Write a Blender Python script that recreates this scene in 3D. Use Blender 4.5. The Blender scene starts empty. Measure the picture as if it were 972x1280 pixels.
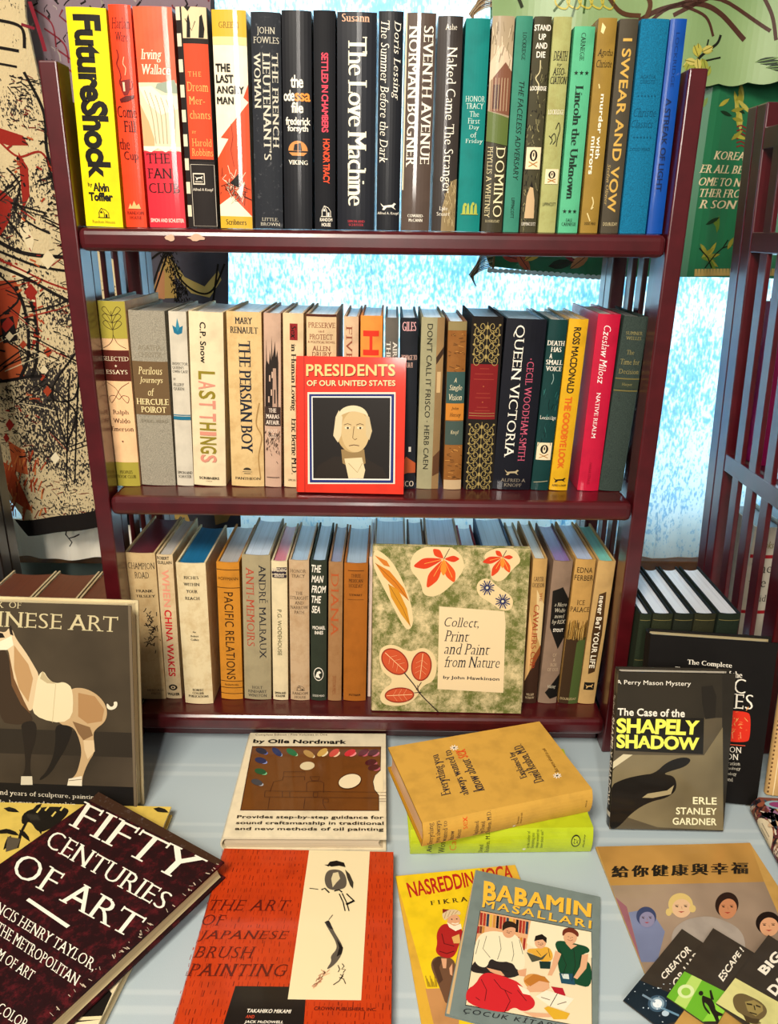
import bpy, bmesh, math, random
from mathutils import Vector, Matrix

# ------------------------------------------------------------------ camera, world, lights, exposure
SC = bpy.context.scene
COL = SC.collection
EYE = Vector((0.0, 0.0, 1.44))
PITCH, ROLL, FPX = math.radians(20.2), math.radians(0.72), 965.0
_f = Vector((0, math.cos(PITCH), -math.sin(PITCH)))
_r0 = Vector((1, 0, 0)); _u0 = Vector((0, math.sin(PITCH), math.cos(PITCH)))
_r = _r0 * math.cos(ROLL) + _u0 * math.sin(ROLL)
_u = _u0 * math.cos(ROLL) - _r0 * math.sin(ROLL)
cam_data = bpy.data.cameras.new('camera')
cam_data.lens = 36.0 * FPX / 1280.0
cam_data.sensor_width = 36.0
cam_data.clip_start = 0.02
cam = bpy.data.objects.new('camera', cam_data)
COL.objects.link(cam)
cam.matrix_world = Matrix(((_r.x, _u.x, -_f.x, EYE.x), (_r.y, _u.y, -_f.y, EYE.y), (_r.z, _u.z, -_f.z, EYE.z), (0, 0, 0, 1)))
SC.camera = cam

world = bpy.data.worlds.new('room_ambient'); SC.world = world
world.use_nodes = True
world.node_tree.nodes['Background'].inputs[0].default_value = (1.0, 0.93, 0.84, 1)
world.node_tree.nodes['Background'].inputs[1].default_value = 0.15

def area_light(name, loc, target, size, size_y, power, color):
    l = bpy.data.lights.new(name, 'AREA'); l.shape = 'RECTANGLE'; l.size = size; l.size_y = size_y
    l.energy = power; l.color = color
    o = bpy.data.objects.new(name, l); COL.objects.link(o); o.location = loc
    o.rotation_euler = (Vector(target) - Vector(loc)).to_track_quat('-Z', 'Y').to_euler()
    return o
area_light('ceiling_lamp_light', (-0.50, -0.65, 2.60), (0.0, 0.85, 0.95), 0.55, 0.55, 66, (1.0, 0.90, 0.76))
area_light('room_lamp_light', (-0.08, -1.35, 2.02), (0.0, 0.9, 1.10), 0.11, 0.95, 27, (1.0, 0.93, 0.84))

SC.view_settings.view_transform = 'Standard'
SC.view_settings.look = 'None'
SC.view_settings.exposure = -0.16
SC.view_settings.gamma = 1.0
SC.view_settings.use_curve_mapping = False

# ------------------------------------------------------------------ places in the room, measured with the camera above
def ray(px, py):
    d = _f * FPX + _r * (px - 486.0) - _u * (py - 640.0)
    return d
def at_y(px, py, Y):
    d = ray(px, py); return EYE + d * (Y / d.y)
def at_z(px, py, z):
    d = ray(px, py); return EYE + d * ((z - EYE.z) / d.z)

TABLE = 0.75
Z_SHELF = (1.437, 1.124, 0.806)
Y_FRONT = 0.905

# ------------------------------------------------------------------ materials
def lin(h):
    out = []
    for i in (0, 2, 4):
        c = int(h[i:i + 2], 16) / 255.0
        out.append(c / 12.92 if c <= 0.04045 else ((c + 0.055) / 1.055) ** 2.4)
    return out + [1.0]
MATS = {}
FIN = {'m': (0.62, 0.18, 0.0), 'g': (0.42, 0.2, 0.5), 'c': (0.85, 0.2, 0.0), 'k': (0.18, 0.5, 0.5), 'p': (0.32, 0.6, 0.0)}
def new_mat(name):
    m = bpy.data.materials.new(name); m.use_nodes = True
    return m, m.node_tree.nodes, m.node_tree.links, m.node_tree.nodes['Principled BSDF']
def mat(h, fin='m', tex=None):
    k = (h, fin, tex)
    if k in MATS: return MATS[k]
    m, N, L, P = new_mat('%s_%s_%s' % (h, fin, tex or 'ink'))
    r, s, c = FIN[fin]
    P.inputs['Roughness'].default_value = r; P.inputs['Specular IOR Level'].default_value = s
    P.inputs['Coat Weight'].default_value = c; P.inputs['Coat Roughness'].default_value = 0.09
    col = lin(h)
    P.inputs['Base Color'].default_value = col
    if tex:
        tc = N.new('ShaderNodeTexCoord')
        n = N.new('ShaderNodeTexNoise'); mx = N.new('ShaderNodeMix'); mx.data_type = 'RGBA'
        rp = N.new('ShaderNodeValToRGB')
        A, B = list(col), list(col)
        src = tc.outputs['Object']
        if tex == 'w':      # gentle mottling of aged paper
            n.inputs['Scale'].default_value = 45; n.inputs['Detail'].default_value = 6
            B = [x * 0.80 for x in col[:3]] + [1]; rp.color_ramp.elements[0].position = 0.45; rp.color_ramp.elements[1].position = 0.75
        elif tex == 'a':    # strong foxing
            n.inputs['Scale'].default_value = 28; n.inputs['Detail'].default_value = 9; n.inputs['Roughness'].default_value = 0.7
            B = [col[0] * 0.66, col[1] * 0.52, col[2] * 0.36, 1]; rp.color_ramp.elements[0].position = 0.46; rp.color_ramp.elements[1].position = 0.78
        elif tex == 'f':    # fine weave of book cloth
            n.inputs['Scale'].default_value = 900; n.inputs['Detail'].default_value = 2
            B = [x * 0.62 for x in col[:3]] + [1]; rp.color_ramp.elements[0].position = 0.35; rp.color_ramp.elements[1].position = 0.65
        elif tex == 's':    # scuffed dark paper, pale rubbed flecks
            n.inputs['Scale'].default_value = 130; n.inputs['Detail'].default_value = 8; n.inputs['Roughness'].default_value = 0.75
            B = [min(1, x * 1.3 + 0.10) for x in col[:3]] + [1]; rp.color_ramp.elements[0].position = 0.57; rp.color_ramp.elements[1].position = 0.72
        elif tex == 'x':    # rubbed maroon cloth-like paper
            n.inputs['Scale'].default_value = 70; n.inputs['Detail'].default_value = 10; n.inputs['Roughness'].default_value = 0.8
            B = lin('6a1820'); rp.color_ramp.elements[0].position = 0.50; rp.color_ramp.elements[1].position = 0.72
        elif tex == 'l':    # page leaves, thin stripes
            mp = N.new('ShaderNodeMapping'); mp.inputs['Scale'].default_value = (900, 6, 6)
            L.new(tc.outputs['Object'], mp.inputs['Vector']); src = mp.outputs['Vector']
            n.inputs['Scale'].default_value = 1.0; n.inputs['Detail'].default_value = 2
            B = [x * 0.80 for x in col[:3]] + [1]; rp.color_ramp.elements[0].position = 0.40; rp.color_ramp.elements[1].position = 0.7
        elif tex == 'o':    # sponge printed green on cream
            n.inputs['Scale'].default_value = 34; n.inputs['Detail'].default_value = 12; n.inputs['Roughness'].default_value = 0.86
            B = lin('62682f'); rp.color_ramp.elements[0].position = 0.40; rp.color_ramp.elements[1].position = 0.56
        elif tex == 'b':    # smooth warm / dark blend across a printed picture
            n.inputs['Scale'].default_value = 9; n.inputs['Detail'].default_value = 3
            B = [x * 0.5 for x in col[:3]] + [1]; rp.color_ramp.elements[0].position = 0.35; rp.color_ramp.elements[1].position = 0.7
        L.new(src, n.inputs['Vector']); L.new(n.outputs['Fac'], rp.inputs['Fac']); L.new(rp.outputs['Color'], mx.inputs['Factor'])
        mx.inputs['A'].default_value = A; mx.inputs['B'].default_value = B
        L.new(mx.outputs['Result'], P.inputs['Base Color'])
        if tex in ('f', 's', 'a'):
            bp = N.new('ShaderNodeBump'); bp.inputs['Strength'].default_value = 0.12; bp.inputs['Distance'].default_value = 0.001
            L.new(n.outputs['Fac'], bp.inputs['Height']); L.new(bp.outputs['Normal'], P.inputs['Normal'])
    MATS[k] = m
    return m

def wood(name, dark, light, rough=0.3):
    m, N, L, P = new_mat(name)
    tc = N.new('ShaderNodeTexCoord'); mp = N.new('ShaderNodeMapping'); mp.inputs['Scale'].default_value = (12, 12, 12)
    n = N.new('ShaderNodeTexNoise'); n.inputs['Scale'].default_value = 3; n.inputs['Detail'].default_value = 5
    rp = N.new('ShaderNodeValToRGB'); rp.color_ramp.elements[0].color = lin(dark); rp.color_ramp.elements[1].color = lin(light)
    rp.color_ramp.elements[0].position = 0.3; rp.color_ramp.elements[1].position = 0.75
    L.new(tc.outputs['Object'], mp.inputs['Vector']); L.new(mp.outputs['Vector'], n.inputs['Vector'])
    L.new(n.outputs['Fac'], rp.inputs['Fac']); L.new(rp.outputs['Color'], P.inputs['Base Color'])
    P.inputs['Roughness'].default_value = rough; P.inputs['Specular IOR Level'].default_value = 0.6; P.inputs['Coat Weight'].default_value = 0.5; P.inputs['Coat Roughness'].default_value = 0.14
    return m

# ------------------------------------------------------------------ lettering: glyph outlines turned into flat faces
_tc = bpy.data.curves.new('lettering', 'FONT'); _tc.size = 1.0; _tc.resolution_u = 3
_to = bpy.data.objects.new('lettering', _tc); COL.objects.link(_to)
RAW = {}
def raw_glyph(ch, off):
    k = (ch, off)
    if k in RAW: return RAW[k]
    _tc.offset = off; _tc.body = ch
    dg = bpy.context.evaluated_depsgraph_get()
    ev = _to.evaluated_get(dg); me = ev.to_mesh()
    vs = [(v.co.x, v.co.y) for v in me.vertices]; fs = [tuple(p.vertices) for p in me.polygons]
    ev.to_mesh_clear()
    RAW[k] = (vs, fs)
    return RAW[k]
ADV = {}
def advance(ch):
    if ch not in ADV:
        def w(s):
            vs, _ = raw_glyph(s, 0.0); return max(v[0] for v in vs) - min(v[0] for v in vs)
        ADV[ch] = w('H' + ch + 'H') - w('HH')
    return ADV[ch]
GL = {}
SHARP = set('MNAWVKXYZmnwvkxyz&47')
def glyph(ch, style):
    """vertices (x, y, sub-layer) and faces; overlapping copies keep to their own thin layer of ink"""
    k = (ch, style[0])
    if k in GL: return GL[k]
    vs, fs = [], []
    def put(g, dx, lay):
        b = len(vs); vs.extend([(x + dx, y, lay) for x, y in g[0]]); fs.extend([tuple(i + b for i in f) for f in g[1]])
    st = style[0]
    if st in 'sSB':
        off = {'s': 0.0, 'S': 0.022, 'B': 0.042}[st]
        if off and (ch in SHARP or ord(ch) > 0x2000):
            g = raw_glyph(ch, 0.0)
            for i, dx in enumerate((-off, 0, off) if st == 'S' else (-off, -off / 3, off / 3, off)): put(g, dx, i)
        else: put(raw_glyph(ch, off), 0, 0)
        GL[k] = (vs, fs); return GL[k]
    bold = st in 'RI'
    d = 0.040 if bold else 0.018
    g = raw_glyph(ch, -0.02 if ch not in SHARP else 0.0)
    if ch in SHARP: d -= 0.012
    for i, sh in enumerate((-d, 0, d) if bold else (-d, d)): put(g, sh, i)
    nb = [3]
    def bar(x0, y0, x1, y1):
        b = len(vs); l = nb[0]; nb[0] = 3 + (nb[0] - 2) % 4; vs.extend([(x0, y0, l), (x1, y0, l), (x1, y1, l), (x0, y1, l)]); fs.append((b, b + 1, b + 2, b + 3))
    vb, fb = raw_glyph(ch, 0.0)
    cnt = {}
    for f in fb:
        for i in range(len(f)):
            e = (f[i], f[(i + 1) % len(f)]); kk = (min(e), max(e)); cnt[kk] = cnt.get(kk, 0) + 1
    if vb and ch.isalpha() and ord(ch) < 400:
        ymin = min(v[1] for v in vb); ymax = max(v[1] for v in vb)
        for (a, b_), c in cnt.items():
            if c != 1: continue
            (xa, ya), (xb, yb) = vb[a], vb[b_]
            if abs(ya - yb) > 0.004: continue
            x0, x1 = min(xa, xb), max(xa, xb); Ln = x1 - x0
            y = ya
            lo = abs(y) < 0.01 or abs(y - ymin) < 0.01
            hi = abs(y - ymax) < 0.012 or abs(y - 0.449) < 0.03
            if not (lo or hi): continue
            sgn = 1 if lo else -1
            s = 0.055; hs = 0.034 * sgn
            if 0.03 < Ln < 0.2:
                if ch in 'ijlhbdkmnpru' and hi: bar(x0 - s - d, y, x0 + 0.03, y + hs * 1.3)
                else: bar(x0 - s - d, y, x1 + s + d, y + hs)
            elif Ln >= 0.2 and ch in 'EFLDBPRZ':
                bar(x0 - s - d, y, x0 + 0.05, y + hs)
                if ch in 'EFL': bar(x1 - 0.025, y, x1 + 0.012, y + 0.16 * sgn)
            elif Ln >= 0.2 and ch == 'T' and hi:
                bar(x0 - 0.012, y, x0 + 0.025, y - 0.16); bar(x1 - 0.025, y, x1 + 0.012, y - 0.16)
    GL[k] = (vs, fs)
    return GL[k]
def layout(text, style, track=0.0):
    vs, fs = [], []; x = 0.0
    for ch in text:
        if ch == ' ': x += 0.27 + track; continue
        g, f = glyph(ch, style); b = len(vs)
        vs += [(p[0] + x, p[1], p[2]) for p in g]; fs += [tuple(i + b for i in q) for q in f]
        x += advance(ch) + track + (0.03 if style[0] in 'rRiI' else 0.02)
    if style[0] in 'iI' or style[-1] == '/': vs = [(p[0] + p[1] * 0.24, p[1], p[2]) for p in vs]
    return vs, fs

# ------------------------------------------------------------------ a printed surface: flat shapes in u (right) and v (down), 0..1
class Art:
    def __init__(s, W, H, fin='m'):
        s.W, s.H, s.fin, s.items, s.n, s.run, s.flat = W, H, fin, [], 0, False, False
    def add(s, vs, fs, col, fin=None, tex=None, run=False):
        if not (run and s.run): s.n += 1
        s.run = run; s.items.append((vs, fs, (col, fin or s.fin, tex), s.n)); return s
    def r(s, u0, v0, u1, v1, col, tex=None):
        return s.p([(u0, v0), (u1, v0), (u1, v1), (u0, v1)], col, tex)
    def p(s, pts, col, tex=None):
        s._poly([(u * s.W, (1 - v) * s.H) for u, v in pts], col, tex); return s
    def _poly(s, pts, col, tex=None):
        bm = bmesh.new(); vs = [bm.verts.new((x, y, 0)) for x, y in pts]
        es = [bm.edges.new((vs[i], vs[(i + 1) % len(vs)])) for i in range(len(vs))]
        bmesh.ops.triangle_fill(bm, edges=es, use_beauty=True)
        bm.verts.index_update()
        s.add([(v.co.x, v.co.y) for v in bm.verts], [tuple(v.index for v in f.verts) for f in bm.faces], col, None, tex, run=s.flat); bm.free()
    def e(s, cu, cv, ru, rv, col, tex=None, n=20, rot=0):
        pts = []
        for i in range(n):
            a = 2 * math.pi * i / n; x, y = ru * s.W * math.cos(a), rv * s.H * math.sin(a)
            c, q = math.cos(rot), math.sin(rot)
            pts.append((cu * s.W + x * c - y * q, (1 - cv) * s.H + x * q + y * c))
        s._poly(pts, col, tex); return s
    def l(s, pts, w, col, smooth=False):          # stroke, w in mm
        P = [Vector((u * s.W, (1 - v) * s.H)) for u, v in pts]; w = w * 0.0005
        if smooth:
            Q = []
            for i in range(len(P) - 1):
                p0, p1, p2, p3 = P[max(i - 1, 0)], P[i], P[i + 1], P[min(i + 2, len(P) - 1)]
                for k in range(6):
                    t = k / 6.0
                    Q.append(0.5 * ((2 * p1) + (p2 - p0) * t + (2 * p0 - 5 * p1 + 4 * p2 - p3) * t * t + (3 * p1 - p0 - 3 * p2 + p3) * t ** 3))
            P = Q + [P[-1]]
        vs, fs = [], []
        for i, q in enumerate(P):
            d = (P[min(i + 1, len(P) - 1)] - P[max(i - 1, 0)])
            d = d.normalized() if d.length > 1e-9 else Vector((1, 0)); nn = Vector((-d.y, d.x)) * w
            vs += [tuple(q + nn), tuple(q - nn)]
            if i: b = 2 * i; fs.append((b - 2, b - 1, b + 1, b))
        return s.add(vs, fs, col, run=True)
    def frame(s, u0, v0, u1, v1, w, col):
        return s.l([(u0, v0), (u1, v0), (u1, v1), (u0, v1), (u0, v0)], w, col)
    def _txt(s, vs, fs, box, rot, col, keep=False, align='c'):
        if not vs: return s
        x0, x1 = min(v[0] for v in vs), max(v[0] for v in vs); y0, y1 = min(v[1] for v in vs), max(v[1] for v in vs)
        u0, v0, u1, v1 = box; L_, R_, B_, T_ = u0 * s.W, u1 * s.W, (1 - v1) * s.H, (1 - v0) * s.H
        tw, th = max(x1 - x0, 1e-6), max(y1 - y0, 1e-6); out = []
        for x, y, l_ in vs:
            a, b = (x - x0) / tw, (y - y0) / th
            if rot == 'h': out.append((L_ + a * (R_ - L_), B_ + b * (T_ - B_), l_))
            elif rot == 'd': out.append((L_ + b * (R_ - L_), T_ - a * (T_ - B_), l_))
            else: out.append((R_ - b * (R_ - L_), B_ + a * (T_ - B_), l_))
        return s.add(out, fs, col)
    def t(s, text, u0, v0, u1, v1, col, st='r', tr=0.0): return s._txt(*layout(text, st, tr), (u0, v0, u1, v1), 'h', col)
    def d(s, text, u0, v0, u1, v1, col, st='r', tr=0.0): return s._txt(*layout(text, st, tr), (u0, v0, u1, v1), 'd', col)
    def up(s, text, u0, v0, u1, v1, col, st='r', tr=0.0): return s._txt(*layout(text, st, tr), (u0, v0, u1, v1), 'u', col)
    def m(s, lines, u0, v0, u1, v1, col, st='r', al='c', gap=1.02, rot='h'):   # several lines set as one block
        rows = [layout(x, st) for x in lines]
        wid = [(min(v[0] for v in r_[0]), max(v[0] for v in r_[0])) for r_ in rows]; W = max(b - a for a, b in wid)
        vs, fs = [], []
        for i, (r_, (a, b)) in enumerate(zip(rows, wid)):
            o = {'c': (W - (b - a)) / 2, 'l': 0, 'r': W - (b - a)}[al] - a; k = len(vs)
            vs += [(q[0] + o, q[1] - i * gap, q[2]) for q in r_[0]]; fs += [tuple(j + k for j in f) for f in r_[1]]
        return s._txt(vs, fs, (u0, v0, u1, v1), rot, col)
    def star(s, cu, cv, r, col, n=5, inner=0.42):
        pts = []
        for i in range(2 * n):
            a = math.pi / 2 + math.pi * i / n; q = r * (1 if i % 2 == 0 else inner)
            pts.append((cu * s.W + q * math.cos(a), (1 - cv) * s.H + q * math.sin(a)))
        s._poly(pts, col); return s
    def house(s, u0, v0, u1, v1, col):             # small house mark
        w, h = u1 - u0, v1 - v0
        f = lambda a, b: (u0 + a * w, v0 + b * h)
        s.l([f(0, 1), f(1, 1)], 0.7, col); s.l([f(.12, 1), f(.12, .5), f(.32, .08), f(.55, .5), f(.55, 1)], 0.7, col)
        s.l([f(.32, .08), f(.7, .25), f(.92, .55), f(.92, 1)], 0.6, col); s.p([f(.2, .55), f(.32, .3), f(.46, .55)], col)
        s.p([f(.65, .65), f(.8, .65), f(.8, 1), f(.65, 1)], col); return s
    def dog(s, u0, v0, u1, v1, col):               # small running dog mark
        w, h = u1 - u0, v1 - v0
        P = [(0, .1), (.2, .45), (.5, .35), (.75, .3), (.88, .05), (1, .2), (.9, .35), (.85, .6), (1, .95), (.8, .7), (.7, .6), (.4, .65), (.25, 1), (.12, .95), (.2, .65), (.1, .45)]
        s.p([(u0 + a * w, v0 + b * h) for a, b in P], col); return s
    def skull(s, u0, v0, u1, v1, bg, col):         # skull over crossed bones in a pale box
        s.r(u0, v0, u1, v1, bg); w, h = u1 - u0, v1 - v0; cu = u0 + w / 2
        s.e(cu, v0 + .38 * h, .27 * w, .26 * h, col); s.e(cu, v0 + .38 * h, .12 * w, .2 * h, bg)
        s.e(cu, v0 + .34 * h, .05 * w, .1 * h, col)
        s.l([(u0 + .2 * w, v0 + .66 * h), (u1 - .2 * w, v0 + .88 * h)], 0.9, 'b07a3c'); s.l([(u0 + .2 * w, v0 + .88 * h), (u1 - .2 * w, v0 + .66 * h)], 0.9, 'b07a3c'); return s

# ------------------------------------------------------------------ mesh collector
class MB:
    def __init__(s): s.v, s.f, s.mi, s.mats = [], [], [], []
    def slot(s, m):
        if m not in s.mats: s.mats.append(m)
        return s.mats.index(m)
    def face(s, pts, m):
        b = len(s.v); s.v += [tuple(p) for p in pts]; s.f.append(tuple(range(b, b + len(pts)))); s.mi.append(s.slot(m))
    def mesh(s, vs, fs, m):
        b = len(s.v); s.v += [tuple(p) for p in vs]; k = s.slot(m)
        for f in fs: s.f.append(tuple(i + b for i in f)); s.mi.append(k)
    def box(s, lo, hi, m, bev=0.0):
        if bev <= 0:
            x0, y0, z0 = lo; x1, y1, z1 = hi
            vs = [(x0, y0, z0), (x1, y0, z0), (x1, y1, z0), (x0, y1, z0), (x0, y0, z1), (x1, y0, z1), (x1, y1, z1), (x0, y1, z1)]
            s.mesh(vs, [(0, 3, 2, 1), (4, 5, 6, 7), (0, 1, 5, 4), (1, 2, 6, 5), (2, 3, 7, 6), (3, 0, 4, 7)], m); return
        bm = bmesh.new(); bmesh.ops.create_cube(bm, size=1.0)
        for v in bm.verts: v.co = Vector([lo[i] + (v.co[i] + 0.5) * (hi[i] - lo[i]) for i in range(3)])
        bmesh.ops.bevel(bm, geom=list(bm.edges), offset=bev, segments=3, affect='EDGES', profile=0.5)
        s.bm(bm, m)
    def bm(s, bm, m):
        bm.verts.index_update(); s.mesh([v.co[:] for v in bm.verts], [tuple(v.index for v in f.verts) for f in bm.faces], m); bm.free()
    def art(s, art, fn, cuts=(), eps=0.00016, clip=True):
        if not art.items: return
        bm = bmesh.new(); lay = bm.faces.layers.int.new('k'); keys = []; step = min(eps * 0.5, 0.0009 / max(art.n, 1))
        for vs, fs, key, n in art.items:
            if key not in keys: keys.append(key)
            k = keys.index(key); bv = [bm.verts.new((q[0], q[1], n * step + (q[2] * 2.2e-5 if len(q) > 2 else 0))) for q in vs]
            for f in fs:
                if len(set(f)) < 3: continue
                try: bf = bm.faces.new([bv[i] for i in f]); bf[lay] = k
                except ValueError: pass
        for c in cuts:
            bmesh.ops.bisect_plane(bm, geom=list(bm.verts) + list(bm.edges) + list(bm.faces), dist=1e-7, plane_co=(c, 0, 0), plane_no=(1, 0, 0))
        if clip:                                                # print ends at the edge of its cover
            for co, no in (((0, 0, 0), (-1, 0, 0)), ((art.W, 0, 0), (1, 0, 0)), ((0, 0, 0), (0, -1, 0)), ((0, art.H, 0), (0, 1, 0))):
                bmesh.ops.bisect_plane(bm, geom=list(bm.verts) + list(bm.edges) + list(bm.faces), dist=1e-7, plane_co=co, plane_no=no, clear_outer=True)
        b = len(s.v); bm.verts.index_update()
        s.v += [tuple(fn(v.co.x, v.co.y, eps + v.co.z)) for v in bm.verts]
        for f in bm.faces:
            idx = [v.index for v in f.verts]
            if f.normal.z < 0: idx.reverse()
            s.f.append(tuple(i + b for i in idx)); s.mi.append(s.slot(mat(*keys[f[lay]])))
        bm.free()
    def build(s, name, parent=None, smooth=False):
        me = bpy.data.meshes.new(name); me.from_pydata(s.v, [], s.f)
        for m in s.mats: me.materials.append(m)
        me.polygons.foreach_set('material_index', s.mi)
        if smooth: me.polygons.foreach_set('use_smooth', [True] * len(s.f))
        me.update(); o = bpy.data.objects.new(name, me); COL.objects.link(o)
        if parent is not None: o.parent = parent
        return o
def tag(o, label, cat=None, group=None, kind=None):
    if label: o['label'] = label
    if cat: o['category'] = cat
    if group: o['group'] = group
    if kind: o['kind'] = kind
    return o
def empty(name, mtx):
    o = bpy.data.objects.new(name, None); o.empty_display_size = 0.05; COL.objects.link(o); o.matrix_world = mtx; return o

# ------------------------------------------------------------------ a bound book: x through the thickness (front cover on +x), y from spine to fore-edge, z up
NSEG = 8
def arc_pts(T, c):
    return [(-T / 2 + T * i / NSEG, c * (2.0 * i / NSEG - 1) ** 2) for i in range(NSEG + 1)]
def book(name, mtx, T, H, D, base, label, cat='book', group=None, fin='m', tex='w', pages='efeae0', top=None, c=None, spine=None, front=None, bd=0.0025, board=None):
    root = empty(name, mtx); tag(root, label, cat, group)
    c = min(0.0024, T * 0.085) if c is None else c
    bm_ = mat(base, fin, tex); inner = mat(board, fin, tex) if board else bm_
    mb = MB(); A = arc_pts(T, c)
    out = [(-T / 2, D)] + A + [(T / 2, D)]
    inn = [(-T / 2 + bd, D)] + [(x * (1 - 2 * bd / T), y + bd * 0.8) for x, y in A] + [(T / 2 - bd, D)]
    n = len(out)
    vs = [(x, y, z) for z in (0, H) for x, y in out] + [(x, y, z) for z in (0, H) for x, y in inn]
    f_out, f_in = [], []
    for i in range(n - 1):
        f_out.append((i, i + 1, n + i + 1, n + i)); f_in.append((2 * n + i, 3 * n + i, 3 * n + i + 1, 2 * n + i + 1))
        f_in.append((i, 2 * n + i, 2 * n + i + 1, i + 1)); f_in.append((n + i, n + i + 1, 3 * n + i + 1, 3 * n + i))
    f_in.append((0, n, 3 * n, 2 * n)); f_in.append((n - 1, 3 * n - 1, 4 * n - 1, 2 * n - 1))
    mb.mesh(vs, f_out, bm_); mb.mesh(vs, f_in, inner)
    def yy(x):
        t = max(0.0, min(NSEG - 1e-6, (x + T / 2) / T * NSEG)); i = int(t); return A[i][1] + (A[i + 1][1] - A[i][1]) * (t - i)
    if spine:
        a = Art(T, H, fin); spine(a)
        mb.art(a, lambda x, y, e: (x - T / 2, yy(x - T / 2) - e, y), [T * i / NSEG for i in range(1, NSEG)])
    if front:
        a = CArt(D, H, fin, mtx, T); front(a)
        mb.art(a, lambda x, y, e: (T / 2 + e, x, y))
    mb.build('cover', root)
    pb = MB(); q = T / 2 - bd - 0.0002; z0, z1 = 0.003, H - 0.003
    fr = [(x * (2 * q / T), y + 0.004) for x, y in A]
    bk = [(x * (2 * q / T), D - 0.004 - (0.005 * (1 - (2 * x / T) ** 2))) for x, y in A]
    pm, tm = mat(pages, 'p', 'l'), mat(top or pages, 'p', 'l')
    k = len(fr); vs = [(x, y, z) for z in (z0, z1) for x, y in fr] + [(x, y, z) for z in (z0, z1) for x, y in bk]
    side, topf = [], []
    for i in range(k - 1):
        side.append((i, i + 1, k + i + 1, k + i)); side.append((2 * k + i + 1, 2 * k + i, 3 * k + i, 3 * k + i + 1))
        topf.append((k + i, k + i + 1, 3 * k + i + 1, 3 * k + i)); side.append((i, 2 * k + i, 2 * k + i + 1, i + 1))
    side.append((0, k, 3 * k, 2 * k)); side.append((k - 1, 3 * k - 1, 4 * k - 1, 2 * k - 1))
    pb.mesh(vs, side, pm); pb.mesh(vs, topf, tm); pb.build('pages', root)
    return root

def shelf_book(row, px, H_top, base, label, spine=None, dy=0.0, D=0.142, gap=0.0014, name='hardback_book', **kw):
    """px = (left, right) at the foot and (left, right) at the head; H_top = head height in the picture"""
    bl, br, tl, tr = px
    Y = (0.920, 0.946, 0.940)[row] + dy; zs = Z_SHELF[row]
    ybot = (283, 607, 874)[row]
    x = lambda p, y: at_y(p, y, Y).x
    T = 0.5 * ((x(br, ybot) - x(bl, ybot)) + (x(tr, H_top) - x(tl, H_top))) - gap
    xb, xt = x((bl + br) / 2, ybot), x((tl + tr) / 2, H_top)
    zt = at_y((tl + tr) / 2, H_top, Y).z
    zb = at_y((bl + br) / 2, ybot, Y).z
    lean = math.atan2(xt - xb, zt - zb)
    H = (zt - zs) / math.cos(lean) - T / 2 * abs(math.sin(lean))
    xo = xb + (zs - zb) * math.tan(lean)
    M = Matrix.Translation((xo, Y, zs + 0.0002 + T / 2 * abs(math.sin(lean)))) @ Matrix.Rotation(lean, 4, 'Y')
    return book(name, M, T, H, D, base, label, group=('books on the top shelf', 'books on the middle shelf', 'books on the bottom shelf')[row], spine=spine, **kw)
def frame_at(BL, u, v, T):
    """book lying or standing with its front cover in the plane of u (to the fore-edge) and v (to the head); BL = foot of the cover at the spine"""
    n = u.cross(v).normalized(); o = BL - n * (T / 2)
    return Matrix(((n.x, u.x, v.x, o.x), (n.y, u.y, v.y, o.y), (n.z, u.z, v.z, o.z), (0, 0, 0, 1)))
UP = Vector((0, 0, 1))
def lying(tl, tr, ztop, H, T):
    a, b = at_z(*tl, ztop), at_z(*tr, ztop); u = (b - a); W = u.length; u.normalize(); v = UP.cross(u)
    return frame_at(a - v * H, u, v, T), W
def standing(bl, br, topc, zbase, T, lean):
    """front cover towards the viewer, leaning back by lean degrees; its head is seen at topc"""
    n = Vector((0, 0, math.sin(math.radians(lean)))); z = zbase + n.z * T + 0.0004
    a, b = at_z(*bl, z), at_z(*br, z); u = b - a; W = u.length; u.normalize()
    w = UP.cross(u); t = math.radians(lean); v = UP * math.cos(t) + w * math.sin(t); n = u.cross(v)
    d = ray(*topc); p = EYE + d * ((a - EYE).dot(n) / d.dot(n)); H = (p - a).dot(v)
    return frame_at(a, u, v, T), W, H
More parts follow.
